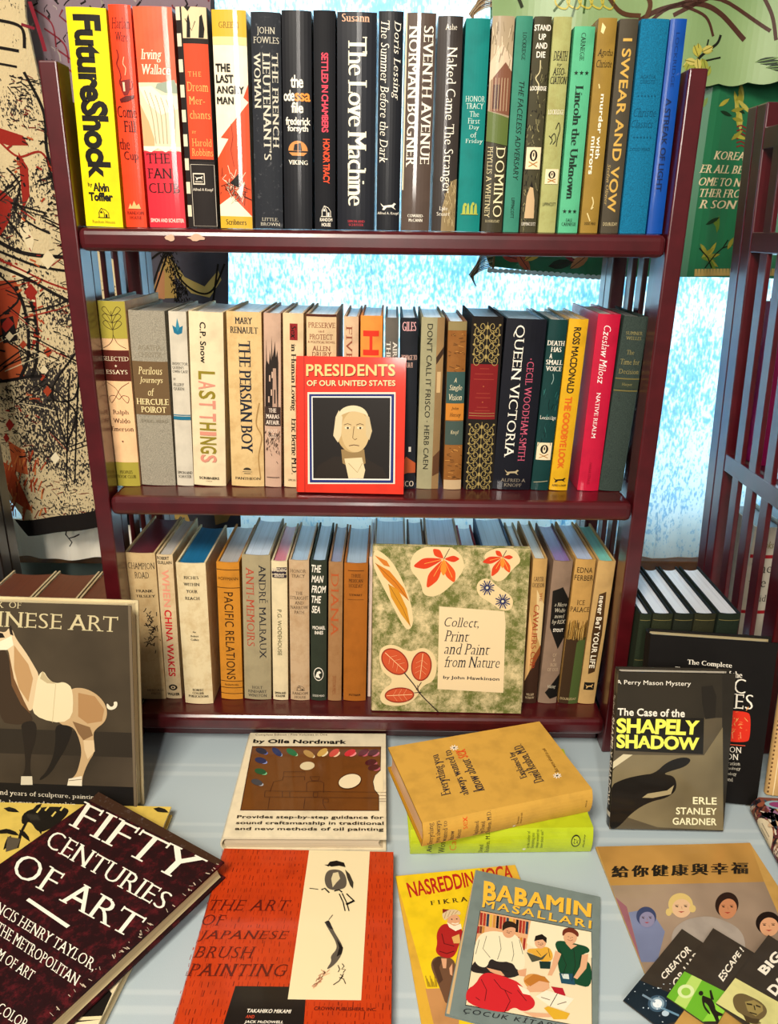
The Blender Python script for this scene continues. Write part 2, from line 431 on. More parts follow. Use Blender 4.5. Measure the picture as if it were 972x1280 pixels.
# ------------------------------------------------------------------ printed covers, laid out on their own planes
class CArt(Art):
    def __init__(s, W, H, fin, M, T):
        Art.__init__(s, W, H, fin); s.Mi = M.inverted(); s.T = T; s.o = (0, 0, 1)
    def org(s, x, y, k): s.o = (x, y, k); return s
    def c(s, X, Y):
        a = s.Mi @ EYE; d = s.Mi.to_3x3() @ ray(s.o[0] + X / s.o[2], s.o[1] + Y / s.o[2]); q = a + d * ((s.T / 2 - a.x) / d.x)
        return (q.y / s.W, 1 - q.z / s.H)
    def P(s, pts, col, tex=None, sm=True):
        if sm and len(pts) >= 8:                              # rounded outlines for drawn figures
            for _ in range(2):
                pts = [q for i in range(len(pts)) for q in (((pts[i][0] * 3 + pts[(i + 1) % len(pts)][0]) / 4, (pts[i][1] * 3 + pts[(i + 1) % len(pts)][1]) / 4), ((pts[i][0] + pts[(i + 1) % len(pts)][0] * 3) / 4, (pts[i][1] + pts[(i + 1) % len(pts)][1] * 3) / 4))]
        cl = lambda t: min(1.0, max(0.0, t)); q = [tuple(cl(t) for t in s.c(*p)) for p in pts]; out = []
        for p in q:
            if not out or abs(p[0] - out[-1][0]) + abs(p[1] - out[-1][1]) > 1e-5: out.append(p)
        return s.p(out, col, tex) if len(out) > 2 else s
    def R(s, x0, y0, x1, y1, col, tex=None): return s.P([(x0, y0), (x1, y0), (x1, y1), (x0, y1)], col, tex)
    def L(s, pts, w, col, smooth=False): return s.l([s.c(*p) for p in pts], w, col, smooth)
    def E(s, x, y, rx, ry, col, rot=0, n=18):
        cr, sr = math.cos(rot), math.sin(rot)
        return s.P([(x + rx * math.cos(t) * cr - ry * math.sin(t) * sr, y + rx * math.cos(t) * sr + ry * math.sin(t) * cr) for t in [2 * math.pi * i / n for i in range(n)]], col)
    def Q(s, text, TL, TR, BR, BL, col, st='r', tr=0.0):      # text fitted to a four-cornered place
        vs, fs = layout(text, st, tr); x0, x1 = min(v[0] for v in vs), max(v[0] for v in vs); y0, y1 = min(v[1] for v in vs), max(v[1] for v in vs)
        uv = [s.c(*p) for p in (TL, TR, BR, BL)]; out = []
        for x, y, l_ in vs:
            a, b_ = (x - x0) / (x1 - x0), (y1 - y) / (y1 - y0)
            u = (uv[0][0] * (1 - a) + uv[1][0] * a) * (1 - b_) + (uv[3][0] * (1 - a) + uv[2][0] * a) * b_
            v = (uv[0][1] * (1 - a) + uv[1][1] * a) * (1 - b_) + (uv[3][1] * (1 - a) + uv[2][1] * a) * b_
            out.append((u * s.W, (1 - v) * s.H, l_))
        return s.add(out, fs, col)
    def B(s, text, x0, y0, x1, y1, col, st='r', tr=0.0): return s.Q(text, (x0, y0), (x1, y0), (x1, y1), (x0, y1), col, st, tr)

# ------------------------------------------------------------------ the room: floor, walls, window
def plain(name, h, rough=0.8, scale=30, amt=0.85):
    m, N, L, P = new_mat(name); c = lin(h)
    n = N.new('ShaderNodeTexNoise'); n.inputs['Scale'].default_value = scale; n.inputs['Detail'].default_value = 5
    tc = N.new('ShaderNodeTexCoord'); mx = N.new('ShaderNodeMix'); mx.data_type = 'RGBA'
    mx.inputs['A'].default_value = c; mx.inputs['B'].default_value = [x * amt for x in c[:3]] + [1]
    L.new(tc.outputs['Object'], n.inputs['Vector']); L.new(n.outputs['Fac'], mx.inputs['Factor']); L.new(mx.outputs['Result'], P.inputs['Base Color'])
    P.inputs['Roughness'].default_value = rough
    return m
M_WALL = plain('painted_wall', '7f8f84', 0.8)
M_FLOOR = wood('floor_boards', '3a2a1d', '5b432d', 0.45)
M_WOOD = wood('cherry_wood', '3f080d', '500d14', 0.30)
M_DARKWOOD = wood('dark_brown_wood', '150c08', '2a1810', 0.35)
M_SILL = wood('sill_wood', '5a3414', '7a4b1e', 0.4)

b = MB(); b.box((-2.2, -1.6, -0.05), (2.2, 1.62, 0.0), M_FLOOR); tag(b.build('floor'), 'brown boarded floor', kind='structure')
YW = 1.50
WX0, WX1, WZ0, WZ1 = -0.95, 1.25, 0.930, 2.15
b = MB()
b.box((-2.2, YW, 0), (WX0, YW + 0.12, 2.6), M_WALL); b.box((WX1, YW, 0), (2.2, YW + 0.12, 2.6), M_WALL)
b.box((WX0, YW, 0), (WX1, YW + 0.12, WZ0), M_WALL); b.box((WX0, YW, WZ1), (WX1, YW + 0.12, 2.6), M_WALL)
tag(b.build('wall_back'), 'painted wall around the bright window', kind='structure')
mp, N, L, P = new_mat('daylit_pane')
P.inputs['Base Color'].default_value = (0.8, 0.9, 1, 1); P.inputs['Roughness'].default_value = 0.4
P.inputs['Emission Color'].default_value = (0.83, 0.93, 1.0, 1); P.inputs['Emission Strength'].default_value = 4.7
b = MB(); b.box((WX0, YW + 0.05, WZ0), (WX1, YW + 0.056, WZ1), mp)
win = tag(b.build('window_1'), 'frosted daylit window pane behind the pale curtain', kind='structure')
b = MB(); fw = plain('window_paint', 'd8d6cf', 0.5)
for lo, hi in (((WX0, YW + .03, WZ0), (WX0 + .03, YW + .08, WZ1)), ((WX1 - .03, YW + .03, WZ0), (WX1, YW + .08, WZ1)), ((WX0 + .03, YW + .03, WZ1 - .03), (WX1 - .03, YW + .08, WZ1))):
    b.box(lo, hi, fw)
b.build('window_frame', win)
b = MB(); b.box((-1.6, 1.398, 0.808), (1.7, YW, 0.829), M_SILL, 0.003)
tag(b.build('trim_1'), 'brown wooden window sill', kind='structure')

# ------------------------------------------------------------------ hanging textiles
def sheet(name, outline, Y, wave, thick, m, art=None, label=None, cat=None, cols=60, border=None, parent=None):
    """outline in metres (x, z); wave(x) is the depth of the folds"""
    bm = bmesh.new(); vs = [bm.verts.new((x, z, 0)) for x, z in outline]
    es = [bm.edges.new((vs[i], vs[(i + 1) % len(vs)])) for i in range(len(vs))]
    bmesh.ops.triangle_fill(bm, edges=es, use_beauty=True)
    x0, x1 = min(p[0] for p in outline), max(p[0] for p in outline); cuts = [x0 + (x1 - x0) * i / cols for i in range(1, cols)]
    for c in cuts:
        bmesh.ops.bisect_plane(bm, geom=list(bm.verts) + list(bm.edges) + list(bm.faces), dist=1e-7, plane_co=(c, 0, 0), plane_no=(1, 0, 0))
    grid = [x0 + (x1 - x0) * i / cols for i in range(cols + 1)]; wv = [wave(g) for g in grid]
    def yy(x):
        t = max(0, min(cols - 1e-6, (x - x0) / (x1 - x0) * cols)); i = int(t); return Y + wv[i] + (wv[i + 1] - wv[i]) * (t - i)
    bm.verts.index_update(); b = MB(); n = len(bm.verts)
    V = [(v.co.x, yy(v.co.x), v.co.y) for v in bm.verts] + [(v.co.x, yy(v.co.x) + thick, v.co.y) for v in bm.verts]
    F = []
    for f in bm.faces:
        i = [v.index for v in f.verts]
        if f.normal.z < 0: i.reverse()
        F.append(tuple(i)); F.append(tuple(n + k for k in reversed(i)))
    for e in bm.edges:
        if len(e.link_faces) == 1: p, q = e.verts[0].index, e.verts[1].index; F.append((p, q, n + q, n + p))
    bm.free(); b.mesh(V, F, m)
    if art: b.art(art, lambda x, y, e: (x - 2, yy(x - 2) - e, y), [c + 2 for c in cuts], 0.0004, False)
    o = b.build(name, parent)
    if label: tag(o, label, cat)
    return o
def ppx(pts, Y): return [(p.x, p.z) for p in (at_y(x, y, Y) for x, y in pts)]
class PxArt(Art):                      # drawn in picture measures, laid on the plane y = Y
    def __init__(s, Y, fin='c'):
        Art.__init__(s, 1.0, 1.0, fin); s.Y = Y
    def c(s, x, y): p = at_y(x, y, s.Y); return (p.x + 2, 1 - p.z)
    def pp(s, pts, col): return s.p([s.c(*q) for q in pts], col)
    def pl(s, pts, w, col, smooth=False): return s.l([s.c(*q) for q in pts], w, col, smooth)
    def pt(s, text, x0, y0, x1, y1, col, st): a, b_ = s.c(x0, y0), s.c(x1, y1); return s.t(text, a[0], a[1], b_[0], b_[1], col, st)
    def pe(s, x, y, rx, ry, col):
        a = s.c(x, y); e_ = s.c(x + rx, y + ry); return s.e(a[0], a[1], abs(e_[0] - a[0]), abs(e_[1] - a[1]), col)

# pale curtain over the window, lit through from outside
m, N, L, P = new_mat('sheer_curtain')
tc = N.new('ShaderNodeTexCoord'); mpn = N.new('ShaderNodeMapping'); mpn.inputs['Scale'].default_value = (330, 1, 120)
n1 = N.new('ShaderNodeTexNoise'); n1.inputs['Scale'].default_value = 1; n1.inputs['Detail'].default_value = 2
n2 = N.new('ShaderNodeTexNoise'); n2.inputs['Scale'].default_value = 4.5; n2.inputs['Detail'].default_value = 3
ad = N.new('ShaderNodeMath'); ad.operation = 'ADD'; rp = N.new('ShaderNodeValToRGB')
L.new(tc.outputs['Object'], mpn.inputs['Vector']); L.new(mpn.outputs['Vector'], n1.inputs['Vector']); L.new(tc.outputs['Object'], n2.inputs['Vector'])
L.new(n1.outputs['Fac'], ad.inputs[0]); L.new(n2.outputs['Fac'], ad.inputs[1]); L.new(ad.outputs[0], rp.inputs['Fac'])
rp.color_ramp.elements[0].color = lin('8cc4e4'); rp.color_ramp.elements[0].position = 0.74
rp.color_ramp.elements[1].color = lin('e0f0f6'); rp.color_ramp.elements[1].position = 1.26
e_ = rp.color_ramp.elements.new(0.98); e_.color = lin('aad6ec')
tr = N.new('ShaderNodeBsdfTranslucent'); df = N.new('ShaderNodeBsdfDiffuse'); ms = N.new('ShaderNodeMixShader')
L.new(rp.outputs['Color'], tr.inputs['Color']); df.inputs['Color'].default_value = lin('d8d2c2'); ms.inputs[0].default_value = 0.35
L.new(tr.outputs[0], ms.inputs[1]); L.new(df.outputs[0], ms.inputs[2]); L.new(ms.outputs[0], N['Material Output'].inputs['Surface'])
def fold(x): return 0.010 * math.sin(x * 31) + 0.006 * math.sin(x * 67 + 1)
sheet('window_curtain', [(-1.05, 0.8305), (1.35, 0.8305), (1.35, 2.25), (-1.05, 2.25)], 1.42, fold, 0.0012, m, None, 'pale blue white curtain hanging over the bright window behind the shelves', 'curtain', 90)

rnd = random.Random(7)
# grey and navy wool textile with ochre chevrons, behind the left end of the bookcase
YT = 1.375
mt, N, L, P = new_mat('wool_navy')
tc = N.new('ShaderNodeTexCoord'); n1 = N.new('ShaderNodeTexNoise'); n1.inputs['Scale'].default_value = 3.2; n1.inputs['Detail'].default_value = 6
rp = N.new('ShaderNodeValToRGB'); rp.color_ramp.elements[0].color = lin('23262c'); rp.color_ramp.elements[0].position = 0.45
rp.color_ramp.elements[1].color = lin('4a4650'); rp.color_ramp.elements[1].position = 0.62
L.new(tc.outputs['Object'], n1.inputs['Vector']); L.new(n1.outputs['Fac'], rp.inputs['Fac']); L.new(rp.outputs['Color'], P.inputs['Base Color']); P.inputs['Roughness'].default_value = 0.95
a = PxArt(YT)
a.pp([(20, -40), (262, -40), (262, 14), (200, 40), (130, 300), (60, 300)], '85727a')
for k in range(150):
    x, y = rnd.uniform(30, 255), rnd.uniform(-20, 200); q = rnd.uniform(4, 16)
    a.pl([(x, y), (x + rnd.uniform(-5, 5), y + q * 0.5), (x + rnd.uniform(-8, 8), y + q)], rnd.uniform(1, 3.2), rnd.choice(['1c1716', '1c1716', '241c1e', '6d2a33', 'a59a92']))
for k in range(5):
    x = 60 + k * 16; a.pl([(x - 20, 10 + k * 26), (x + 6, 30 + k * 26), (x + 12, 60 + k * 20)], 2.5, '7a2733', True)
a.pp([(186, 374), (206, 322), (216, 318), (222, 372)], 'a8894a'); a.pp([(212, 318), (232, 346), (256, 358), (272, 338), (276, 350), (262, 372), (240, 366), (222, 346)], 'b09a58')
a.pp([(190, 372), (198, 340), (206, 338), (206, 374)], 'b07a52')
for k in range(200):
    t = rnd.random(); x = 208 + t * 22 + rnd.uniform(-8, 10); y = 312 + t * 64 + rnd.uniform(-6, 6)
    a.pl([(x, y), (x + rnd.uniform(-3, 3), y + rnd.uniform(2, 5))], 1.6, '14110f')
for P_ in ([(184, 376), (208, 316), (228, 350), (250, 366), (266, 362), (280, 330)], [(188, 378), (212, 312)], [(272, 330), (266, 378)], [(170, 340), (196, 318), (210, 312)]):
    a.pl(P_, 3.2, '17130f', True)
a.pp([(215, 640), (232, 636), (240, 655), (222, 658)], 'a8894a'); a.pp([(268, 640), (290, 640), (284, 652), (270, 655)], '8d6a3a')
sheet('wool_textile', ppx([(-40, -60), (263, -60), (284, 310), (284, 380), (300, 660), (150, 660), (120, 640), (60, 300), (20, 300)], YT), YT, lambda x: 0.006 * math.sin(x * 40), 0.004, mt, a,
      'dark grey navy wool textile with ochre zigzags behind left end of bookcase', 'textile')

# cream rug with black, red and orange pattern, hanging at the far left
YR = 1.30
mr, N, L, P = new_mat('rug_wool')
tc = N.new('ShaderNodeTexCoord'); n1 = N.new('ShaderNodeTexNoise'); n1.inputs['Scale'].default_value = 11; n1.inputs['Detail'].default_value = 3
mpn = N.new('ShaderNodeMapping'); mpn.inputs['Scale'].default_value = (420, 1, 200); mpn.inputs['Rotation'].default_value = (0, 0.5, 0)
n2 = N.new('ShaderNodeTexNoise'); n2.inputs['Scale'].default_value = 1; n2.inputs['Detail'].default_value = 3
mu = N.new('ShaderNodeMath'); mu.operation = 'MULTIPLY_ADD'; mu.inputs[1].default_value = 1.3
r1 = N.new('ShaderNodeValToRGB'); r1.color_ramp.elements[0].color = lin('cdb98e'); r1.color_ramp.elements[0].position = 0.985
r1.color_ramp.elements[1].color = lin('2a2420'); r1.color_ramp.elements[1].position = 1.075
L.new(tc.outputs['Object'], n1.inputs['Vector']); L.new(tc.outputs['Object'], mpn.inputs['Vector']); L.new(mpn.outputs['Vector'], n2.inputs['Vector'])
sc_ = N.new('ShaderNodeMath'); sc_.operation = 'MULTIPLY'; sc_.inputs[1].default_value = 0.85
L.new(n1.outputs['Fac'], sc_.inputs[0])
ad2 = N.new('ShaderNodeMath'); ad2.operation = 'ADD'; L.new(sc_.outputs[0], ad2.inputs[0]); L.new(n2.outputs['Fac'], ad2.inputs[1])
L.new(ad2.outputs[0], r1.inputs['Fac']); L.new(r1.outputs['Color'], P.inputs['Base Color']); P.inputs['Roughness'].default_value = 1.0
bp = N.new('ShaderNodeBump'); bp.inputs['Strength'].default_value = 0.5; bp.inputs['Distance'].default_value = 0.003
L.new(n2.outputs['Fac'], bp.inputs['Height']); L.new(bp.outputs['Normal'], P.inputs['Normal'])
a = PxArt(YR)
BK, RD, OR, CR = '17120f', '8e2318', 'b0522a', 'd9c8a0'
for P_, c_ in (([(0, 160), (30, 170), (36, 182), (12, 182), (0, 178)], RD), ([(24, 190), (36, 210), (38, 245), (30, 262), (28, 240)], RD), ([(2, 236), (18, 250), (14, 276), (2, 300), (-4, 260)], RD),
               ([(0, 350), (22, 350), (30, 372), (24, 410), (0, 420)], '9c3a1e'), ([(2, 420), (26, 432), (34, 470), (0, 478)], OR), ([(36, 350), (46, 372), (50, 420), (40, 440), (46, 400), (34, 370)], RD),
               ([(0, 575), (20, 582), (34, 610), (46, 636), (20, 624), (0, 596)], 'a8401e'), ([(14, 548), (36, 560), (40, 590), (20, 585)], OR), ([(6, 398), (20, 394), (26, 424), (10, 428)], BK),
               ([(28, 268), (44, 300), (40, 318), (26, 290)], CR), ([(18, 330), (44, 342), (44, 352), (16, 346)], CR)):
    a.pp(P_, c_)
def band(P_, w, c_): a.pl(P_, w, c_, True)
for P_, w, c_ in (([(0, 300), (30, 316), (80, 322)], 6, BK), ([(0, 312), (40, 330), (84, 340)], 4, BK), ([(0, 322), (46, 346), (90, 366)], 3, RD), ([(0, 330), (50, 356), (94, 384)], 5, BK),
                  ([(22, 356), (34, 392), (38, 440), (30, 470)], 5, BK), ([(30, 352), (44, 392), (48, 440), (42, 470)], 5, BK), ([(10, 210), (26, 232), (20, 262), (40, 280), (62, 292)], 3, BK),
                  ([(30, 90), (52, 140), (58, 196), (84, 252)], 4, BK), ([(0, 176), (24, 196), (50, 190), (62, 214)], 3, RD), ([(60, 480), (80, 498), (94, 520), (84, 556)], 3, BK),
                  ([(96, 436), (64, 492), (90, 500), (98, 470)], 3, BK), ([(0, 476), (38, 470), (60, 470)], 5, BK), ([(84, 556), (70, 510), (66, 486)], 2.5, BK), ([(86, 470), (84, 600)], 2.5, BK), ([(96, 430), (94, 600)], 2.5, BK),
                  ([(0, 26), (26, 34), (30, 60)], 4, BK), ([(0, 60), (24, 64)], 4, BK), ([(0, 80), (22, 84)], 3, BK), ([(34, 0), (46, 40), (52, 62)], 5, '7a1d2a'), ([(26, 30), (40, 34)], 4, '7a1d2a'),
                  ([(56, 196), (70, 250), (88, 300), (98, 372)], 3.5, BK), ([(0, 338), (26, 372), (0, 398)], 3, BK)):
    band(P_, w, c_)
for k in range(13): y = 350 + k * 8; a.pl([(30 + k * 0.9, y), (44 + k * 0.4, y + 2)], 3.2, CR if k % 2 else BK)
for k in range(520):
    zone = rnd.choice([(42, 92, 150, 300), (8, 40, 90, 160), (60, 100, 350, 420), (26, 62, 480, 575), (40, 104, 600, 650), (0, 24, 480, 560), (60, 90, 250, 330), (0, 30, 196, 300)])
    x, y = rnd.uniform(*zone[:2]), rnd.uniform(*zone[2:]); an = rnd.uniform(-0.5, 1.0); q = rnd.uniform(3, 9)
    a.pl([(x, y), (x + q * math.cos(an), y + q * math.sin(an))], rnd.uniform(0.9, 1.8), rnd.choice([BK, BK, BK, '3a302a', '6d2418']))
for k in range(26):                            # criss-cross woven lines, small diamonds and red flecks
    x, y = rnd.uniform(0, 96), rnd.uniform(190, 560); dx = rnd.uniform(18, 46); dy = rnd.choice([-1, 1]) * rnd.uniform(8, 30)
    a.pl([(x, y), (x + dx, y + dy)], rnd.uniform(1.4, 3.0), BK); a.pl([(x + 2, y + 5), (x + dx + 2, y + dy + 5)], rnd.uniform(1, 2.2), rnd.choice([BK, RD, CR]))
for k in range(16):
    x, y = rnd.uniform(4, 100), rnd.uniform(200, 600); q = rnd.uniform(4, 9); a.pp([(x - q, y), (x, y - q * 1.3), (x + q, y), (x, y + q * 1.3)], rnd.choice([CR, 'e6d8b4', RD, '9c3a1e']))
for k in range(90):
    x, y = rnd.uniform(0, 60), rnd.uniform(160, 520); a.pl([(x, y), (x + rnd.uniform(2, 8), y + rnd.uniform(-6, 6))], rnd.uniform(1.5, 3.4), rnd.choice([RD, '9c3a1e', BK, BK, OR]))
for k in range(60):
    x, y = rnd.uniform(10, 60), rnd.uniform(560, 636); a.pl([(x, y), (x + rnd.uniform(-6, 2), y + rnd.uniform(6, 16))], rnd.uniform(1.5, 3), rnd.choice(['a8401e', OR, '7a2a18', 'c9743a']))
a.pp([(20, 648), (120, 640), (140, 646), (140, 660), (40, 666)], BK)
rug = sheet('hanging_rug', ppx([(-90, -60), (24, -60), (30, 20), (52, 130), (62, 210), (92, 300), (150, 330), (150, 655), (40, 664), (30, 640), (-60, 560)], YR), YR, lambda x: 0.012 * math.sin(x * 24 + 1) + 0.004 * math.sin(x * 71), 0.006, mr, a,
      'cream rug with black, red and orange woven pattern hanging at far left', 'rug')
sheet('white_cloth', ppx([(-60, 640), (30, 652), (90, 662), (170, 655), (185, 694), (110, 699), (30, 697), (-60, 697)], 1.352), 1.352, lambda x: 0.006 * math.sin(x * 44 + .6) + 0.004 * math.sin(x * 97), 0.003, plain('white_cotton', 'efe7d6', .9, 12, .93), None,
      'white cloth hanging below the patterned rug at the far left', 'cloth', 60)
# loose black yarn at the foot of the rug
b = MB()
def tube(b, pts, r, m, n=6):
    P_ = [Vector(p) for p in pts]; rings = []
    for i, p in enumerate(P_):
        d = (P_[min(i + 1, len(P_) - 1)] - P_[max(i - 1, 0)]).normalized(); s = d.cross(Vector((0.3, 0.5, 0.81))).normalized(); t = d.cross(s)
        rings.append([p + (s * math.cos(2 * math.pi * k / n) + t * math.sin(2 * math.pi * k / n)) * (r[i] if isinstance(r, (list, tuple)) else r) for k in range(n)])
    vs = [v for q in rings for v in q]; fs = []
    for i in range(len(P_) - 1):
        for k in range(n): fs.append((i * n + k, i * n + (k + 1) % n, (i + 1) * n + (k + 1) % n, (i + 1) * n + k))
    fs.append(tuple(range(n))); fs.append(tuple(range((len(P_) - 1) * n, len(P_) * n))); b.mesh(vs, fs, m)
tube(b, [at_y(x, y, 1.297) for x, y in ((84, 660), (82, 668), (86, 673), (93, 671), (99, 668))], 0.0012, mat(BK, 'c')); tube(b, [at_y(x, y, 1.297) for x, y in ((86, 673), (90, 678), (87, 683))], 0.001, mat(BK, 'c'))
b.build('loose_yarn', rug)

# green satin textile: emerald ground with a pale green panel over its upper part
YG = 1.39
def satin(name, h, h2):
    m, N, L, P = new_mat(name); tc = N.new('ShaderNodeTexCoord'); n = N.new('ShaderNodeTexNoise'); n.inputs['Scale'].default_value = 5; n.inputs['Detail'].default_value = 2
    mx = N.new('ShaderNodeMix'); mx.data_type = 'RGBA'; mx.inputs['A'].default_value = lin(h); mx.inputs['B'].default_value = lin(h2)  # dark and light green blended by noise, painting in the shading of folds
    L.new(tc.outputs['Object'], n.inputs['Vector']); L.new(n.outputs['Fac'], mx.inputs['Factor']); L.new(mx.outputs['Result'], P.inputs['Base Color'])
    P.inputs['Roughness'].default_value = 0.38; P.inputs['Sheen Weight'].default_value = 0.3
    return m
a = PxArt(YG, 'g')
def leaf(cx, cy, L_, W_, ang, col, vein=None):
    c, s = math.cos(ang), math.sin(ang); up = [(-L_, 0), (-L_ * .5, W_ * .8), (0, W_), (L_ * .5, W_ * .7), (L_, 0), (L_ * .5, -W_ * .7), (0, -W_), (-L_ * .5, -W_ * .8)]
    a.pp([(cx + x * c - y * s, cy + x * s + y * c) for x, y in up], col)
    if vein: a.pl([(cx - L_ * c, cy - L_ * s), (cx + L_ * c, cy + L_ * s)], 1.2, vein)
for t, y, x0, x1 in (('KOREA', 189, 891, 933), ('ER ALL BE', 206, 873, 931), ('OME TO N', 222, 872, 929), ('THER FRO', 236, 873, 928), ('R SON', 250, 872, 923)):
    a.pt(t, x0, y, x1, y + 11, 'd8c49c', 'R/')
for k in range(7): leaf(925 + rnd.uniform(-8, 8), 115 + k * 6, 14, 3, 1.2 + rnd.uniform(-.5, .5), rnd.choice(['a8a03a', '8f8a30', 'b5ac50']))
for k in range(6): a.pl([(922, 158 + k * 5), (928 + k % 2, 156 + k * 5), (936, 160 + k * 5)], 2.2, '7a1f22')
for k in range(6): leaf(890 + rnd.uniform(-10, 10), 312 + k * 4, 11, 2.6, -1.0 + k * 0.4, rnd.choice(['8f8a30', 'a8a03a', '5f7a2a']))
for P_ in ([(880, 335), (895, 318), (905, 310), (912, 300)], [(905, 310), (918, 306)], [(872, 310), (884, 322), (890, 335)]): a.pl(P_, 2.2, '16200f')
for k in range(14): leaf(876 + rnd.uniform(-6, 60), rnd.choice([rnd.uniform(120, 175), rnd.uniform(270, 332)]), rnd.uniform(6, 12), 2.6, rnd.uniform(-1.5, 1.5), rnd.choice(['8f8a30', 'a8a03a', '5f7a2a', '16301a']))
for k in range(26): x = 866 + k * 4.4; a.pp([(x, 336), (x + 3.4, 336), (x + 4, 345), (x - .6, 345)], 'b59a58')
for cx, cy, an, col in ((640, 322, .3, 'a03a2a'), (655, 328, 1.0, 'b5522e'), (710, 318, .9, '8e2a30'), (722, 326, -.7, 'c07a4a'), (700, 330, -.2, '1d2a16'), (668, 318, -.6, 'c9a03a')): leaf(cx, cy, 15, 6, an, col, '2a1a10')
leaf(716, 318, 5, 5, 0, 'e0cfa0')
for k in range(22): x = 612 + k * 7; a.pe(x, 338 + (x - 612) * 0.06, 3.6, 3.2, 'cfe0da')
gm = sheet('satin_textile', ppx([(614, -60), (1100, -60), (1100, 352), (866, 346), (770, 346), (690, 342), (612, 333), (606, 318)], YG), YG, lambda x: 0.008 * math.sin(x * 33) + 0.008 * math.sin(x * 13) + 0.003 * math.sin(x * 71), 0.003, satin('emerald_satin', '04432a', '1c8450'), a,
      'emerald green satin textile with cream stitched capital letters behind right end of bookcase', 'textile')
a = PxArt(YG - 0.02, 'g')
for P_, w in (([(780, 40), (820, 14), (868, 6), (900, 18), (930, 50)], 7), ([(840, 20), (880, 0), (905, -10)], 6), ([(850, 8), (880, 22), (890, 46)], 4), ([(800, 40), (836, 10), (900, 0), (960, 40)], 5), ([(950, -10), (962, 20), (966, 52)], 5)): a.pl(P_, w, '4a2c20', True)
for P_, w in (([(858, 98), (866, 80), (880, 66), (895, 55), (900, 44)], 4), ([(880, 66), (884, 50)], 2.5), ([(866, 80), (900, 72)], 2.5)): a.pl(P_, w, '1a1c12', True)
for k in range(16): leaf(868 + rnd.uniform(-14, 16), 84 + rnd.uniform(-22, 14), 8, 4.5, rnd.uniform(0, 3), rnd.choice(['b9b04a', '9aa040', 'c9bb62']), '6a6a20')
for k in range(5): leaf(955 + k * 6, 80 + rnd.uniform(-8, 10), 13, 3, rnd.uniform(-.6, .4), '1c3016', '7a9a5a')
for k in range(5):
    x = 700 + k * 14; a.pl([(x, -30), (x - 8, 4), (x + 4, 14), (x + 9, 4), (x + 2, 0)], 2.4, 'c9b94a', True)
a.pl([(740, -30), (770, 14), (800, 20)], 6, '5a3a24', True); a.pl([(800, -20), (812, 4), (806, 24)], 7, '5a3a24', True); a.pl([(640, -20), (652, 10)], 5, '2a3018')
for P_ in ([(690, 16), (712, -10)], [(712, 24), (720, -6)], [(726, 20), (730, -12)]): a.pl(P_, 3, '3a5a20', True)
top_edge = [(612, -60), (1100, -60), (1100, 112)]
sc_edge = [(x, 108 + 4 * abs(math.sin((x - 860) * 0.085)) + (972 - x) * 0.03 - 6) for x in range(1090, 840, -6)]
pan = sheet('satin_panel', ppx(top_edge + sc_edge + [(770, 96), (616, 60)], YG - 0.02), YG - 0.02, lambda x: 0.005 * math.sin(x * 38) + 0.005 * math.sin(x * 17) - 0.006, 0.002, satin('pale_green_satin', '648a4e', 'a8c088'), a, cols=70)
pan.parent = gm; pan['label'] = 'pale green scalloped satin panel'
for yb, n in ((-16, 11), (310, 11)):            # fringe on its left edge, above and below the shelf
    b = MB()
    for k in range(n):
        c_ = ('8a6a48', 'b09a7a', '5a4a3c')[k % 3]; x, y = 614 - k * .3, yb + k * 2.3; L_ = 30 - k * .9
        tube(b, [at_y(x + 6, y, YG - .008), at_y(x - 6, y + 3, YG - .008), at_y(x - 14, y + L_ * .35, YG - .008), at_y(x - 19 - k * .3, y + L_ * .7, YG - .008), at_y(x - 28 + k * 1.2, y + L_ + 4, YG - .008)], 0.0010, mat(c_, 'c'), 5)
    tube(b, [at_y(618, yb - 2, YG - .008), at_y(616, yb + n * 2.4, YG - .008)], .002, mat('8a6a48', 'c'), 6)
    b.build('fringe', gm)

# ------------------------------------------------------------------ table and its cloth
tb = empty('folding_table', Matrix.Translation((0.05, 0.72, 0))); tag(tb, 'long folding table under the grey blue cloth carrying books and bookcases', 'table')
TX, TY = 1.0, 0.54
b = MB(); b.box((-TX + .01, -TY + .01, TABLE - .034), (TX - .01, TY - .01, TABLE - .004), plain('table_board', 'b9b2a4', .6), .004); b.build('tabletop', tb)
for sx in (-1, 1):
    for sy in (-1, 1):
        b = MB(); tube(b, [(sx * .8, sy * .4, 0), (sx * .8, sy * .4, TABLE - .034)], .014, mat('3a3a3c', 'g'), 12); b.build('leg', tb)
mc, N, L, P = new_mat('table_cloth')
tc = N.new('ShaderNodeTexCoord'); sx_ = N.new('ShaderNodeSeparateXYZ'); L.new(tc.outputs['Object'], sx_.inputs[0])
mth = N.new('ShaderNodeMath'); mth.operation = 'MULTIPLY'; mth.inputs[1].default_value = 9.0; L.new(sx_.outputs['Y'], mth.inputs[0])
fr = N.new('ShaderNodeMath'); fr.operation = 'FRACT'; L.new(mth.outputs[0], fr.inputs[0])
rp = N.new('ShaderNodeValToRGB'); rp.color_ramp.interpolation = 'LINEAR'
base, hi = lin('adbcc2'), lin('b8c5c9')
rp.color_ramp.elements[0].color = base; rp.color_ramp.elements[0].position = 0.0; rp.color_ramp.elements[1].color = base; rp.color_ramp.elements[1].position = 1.0
for ps, cc in ((.60, base), (.63, hi), (.68, hi), (.70, base), (.78, base), (.80, hi), (.83, hi), (.85, base)): q = rp.color_ramp.elements.new(ps); q.color = cc
nz = N.new('ShaderNodeTexNoise'); nz.inputs['Scale'].default_value = 700; bp = N.new('ShaderNodeBump'); bp.inputs['Strength'].default_value = .15; bp.inputs['Distance'].default_value = .0006
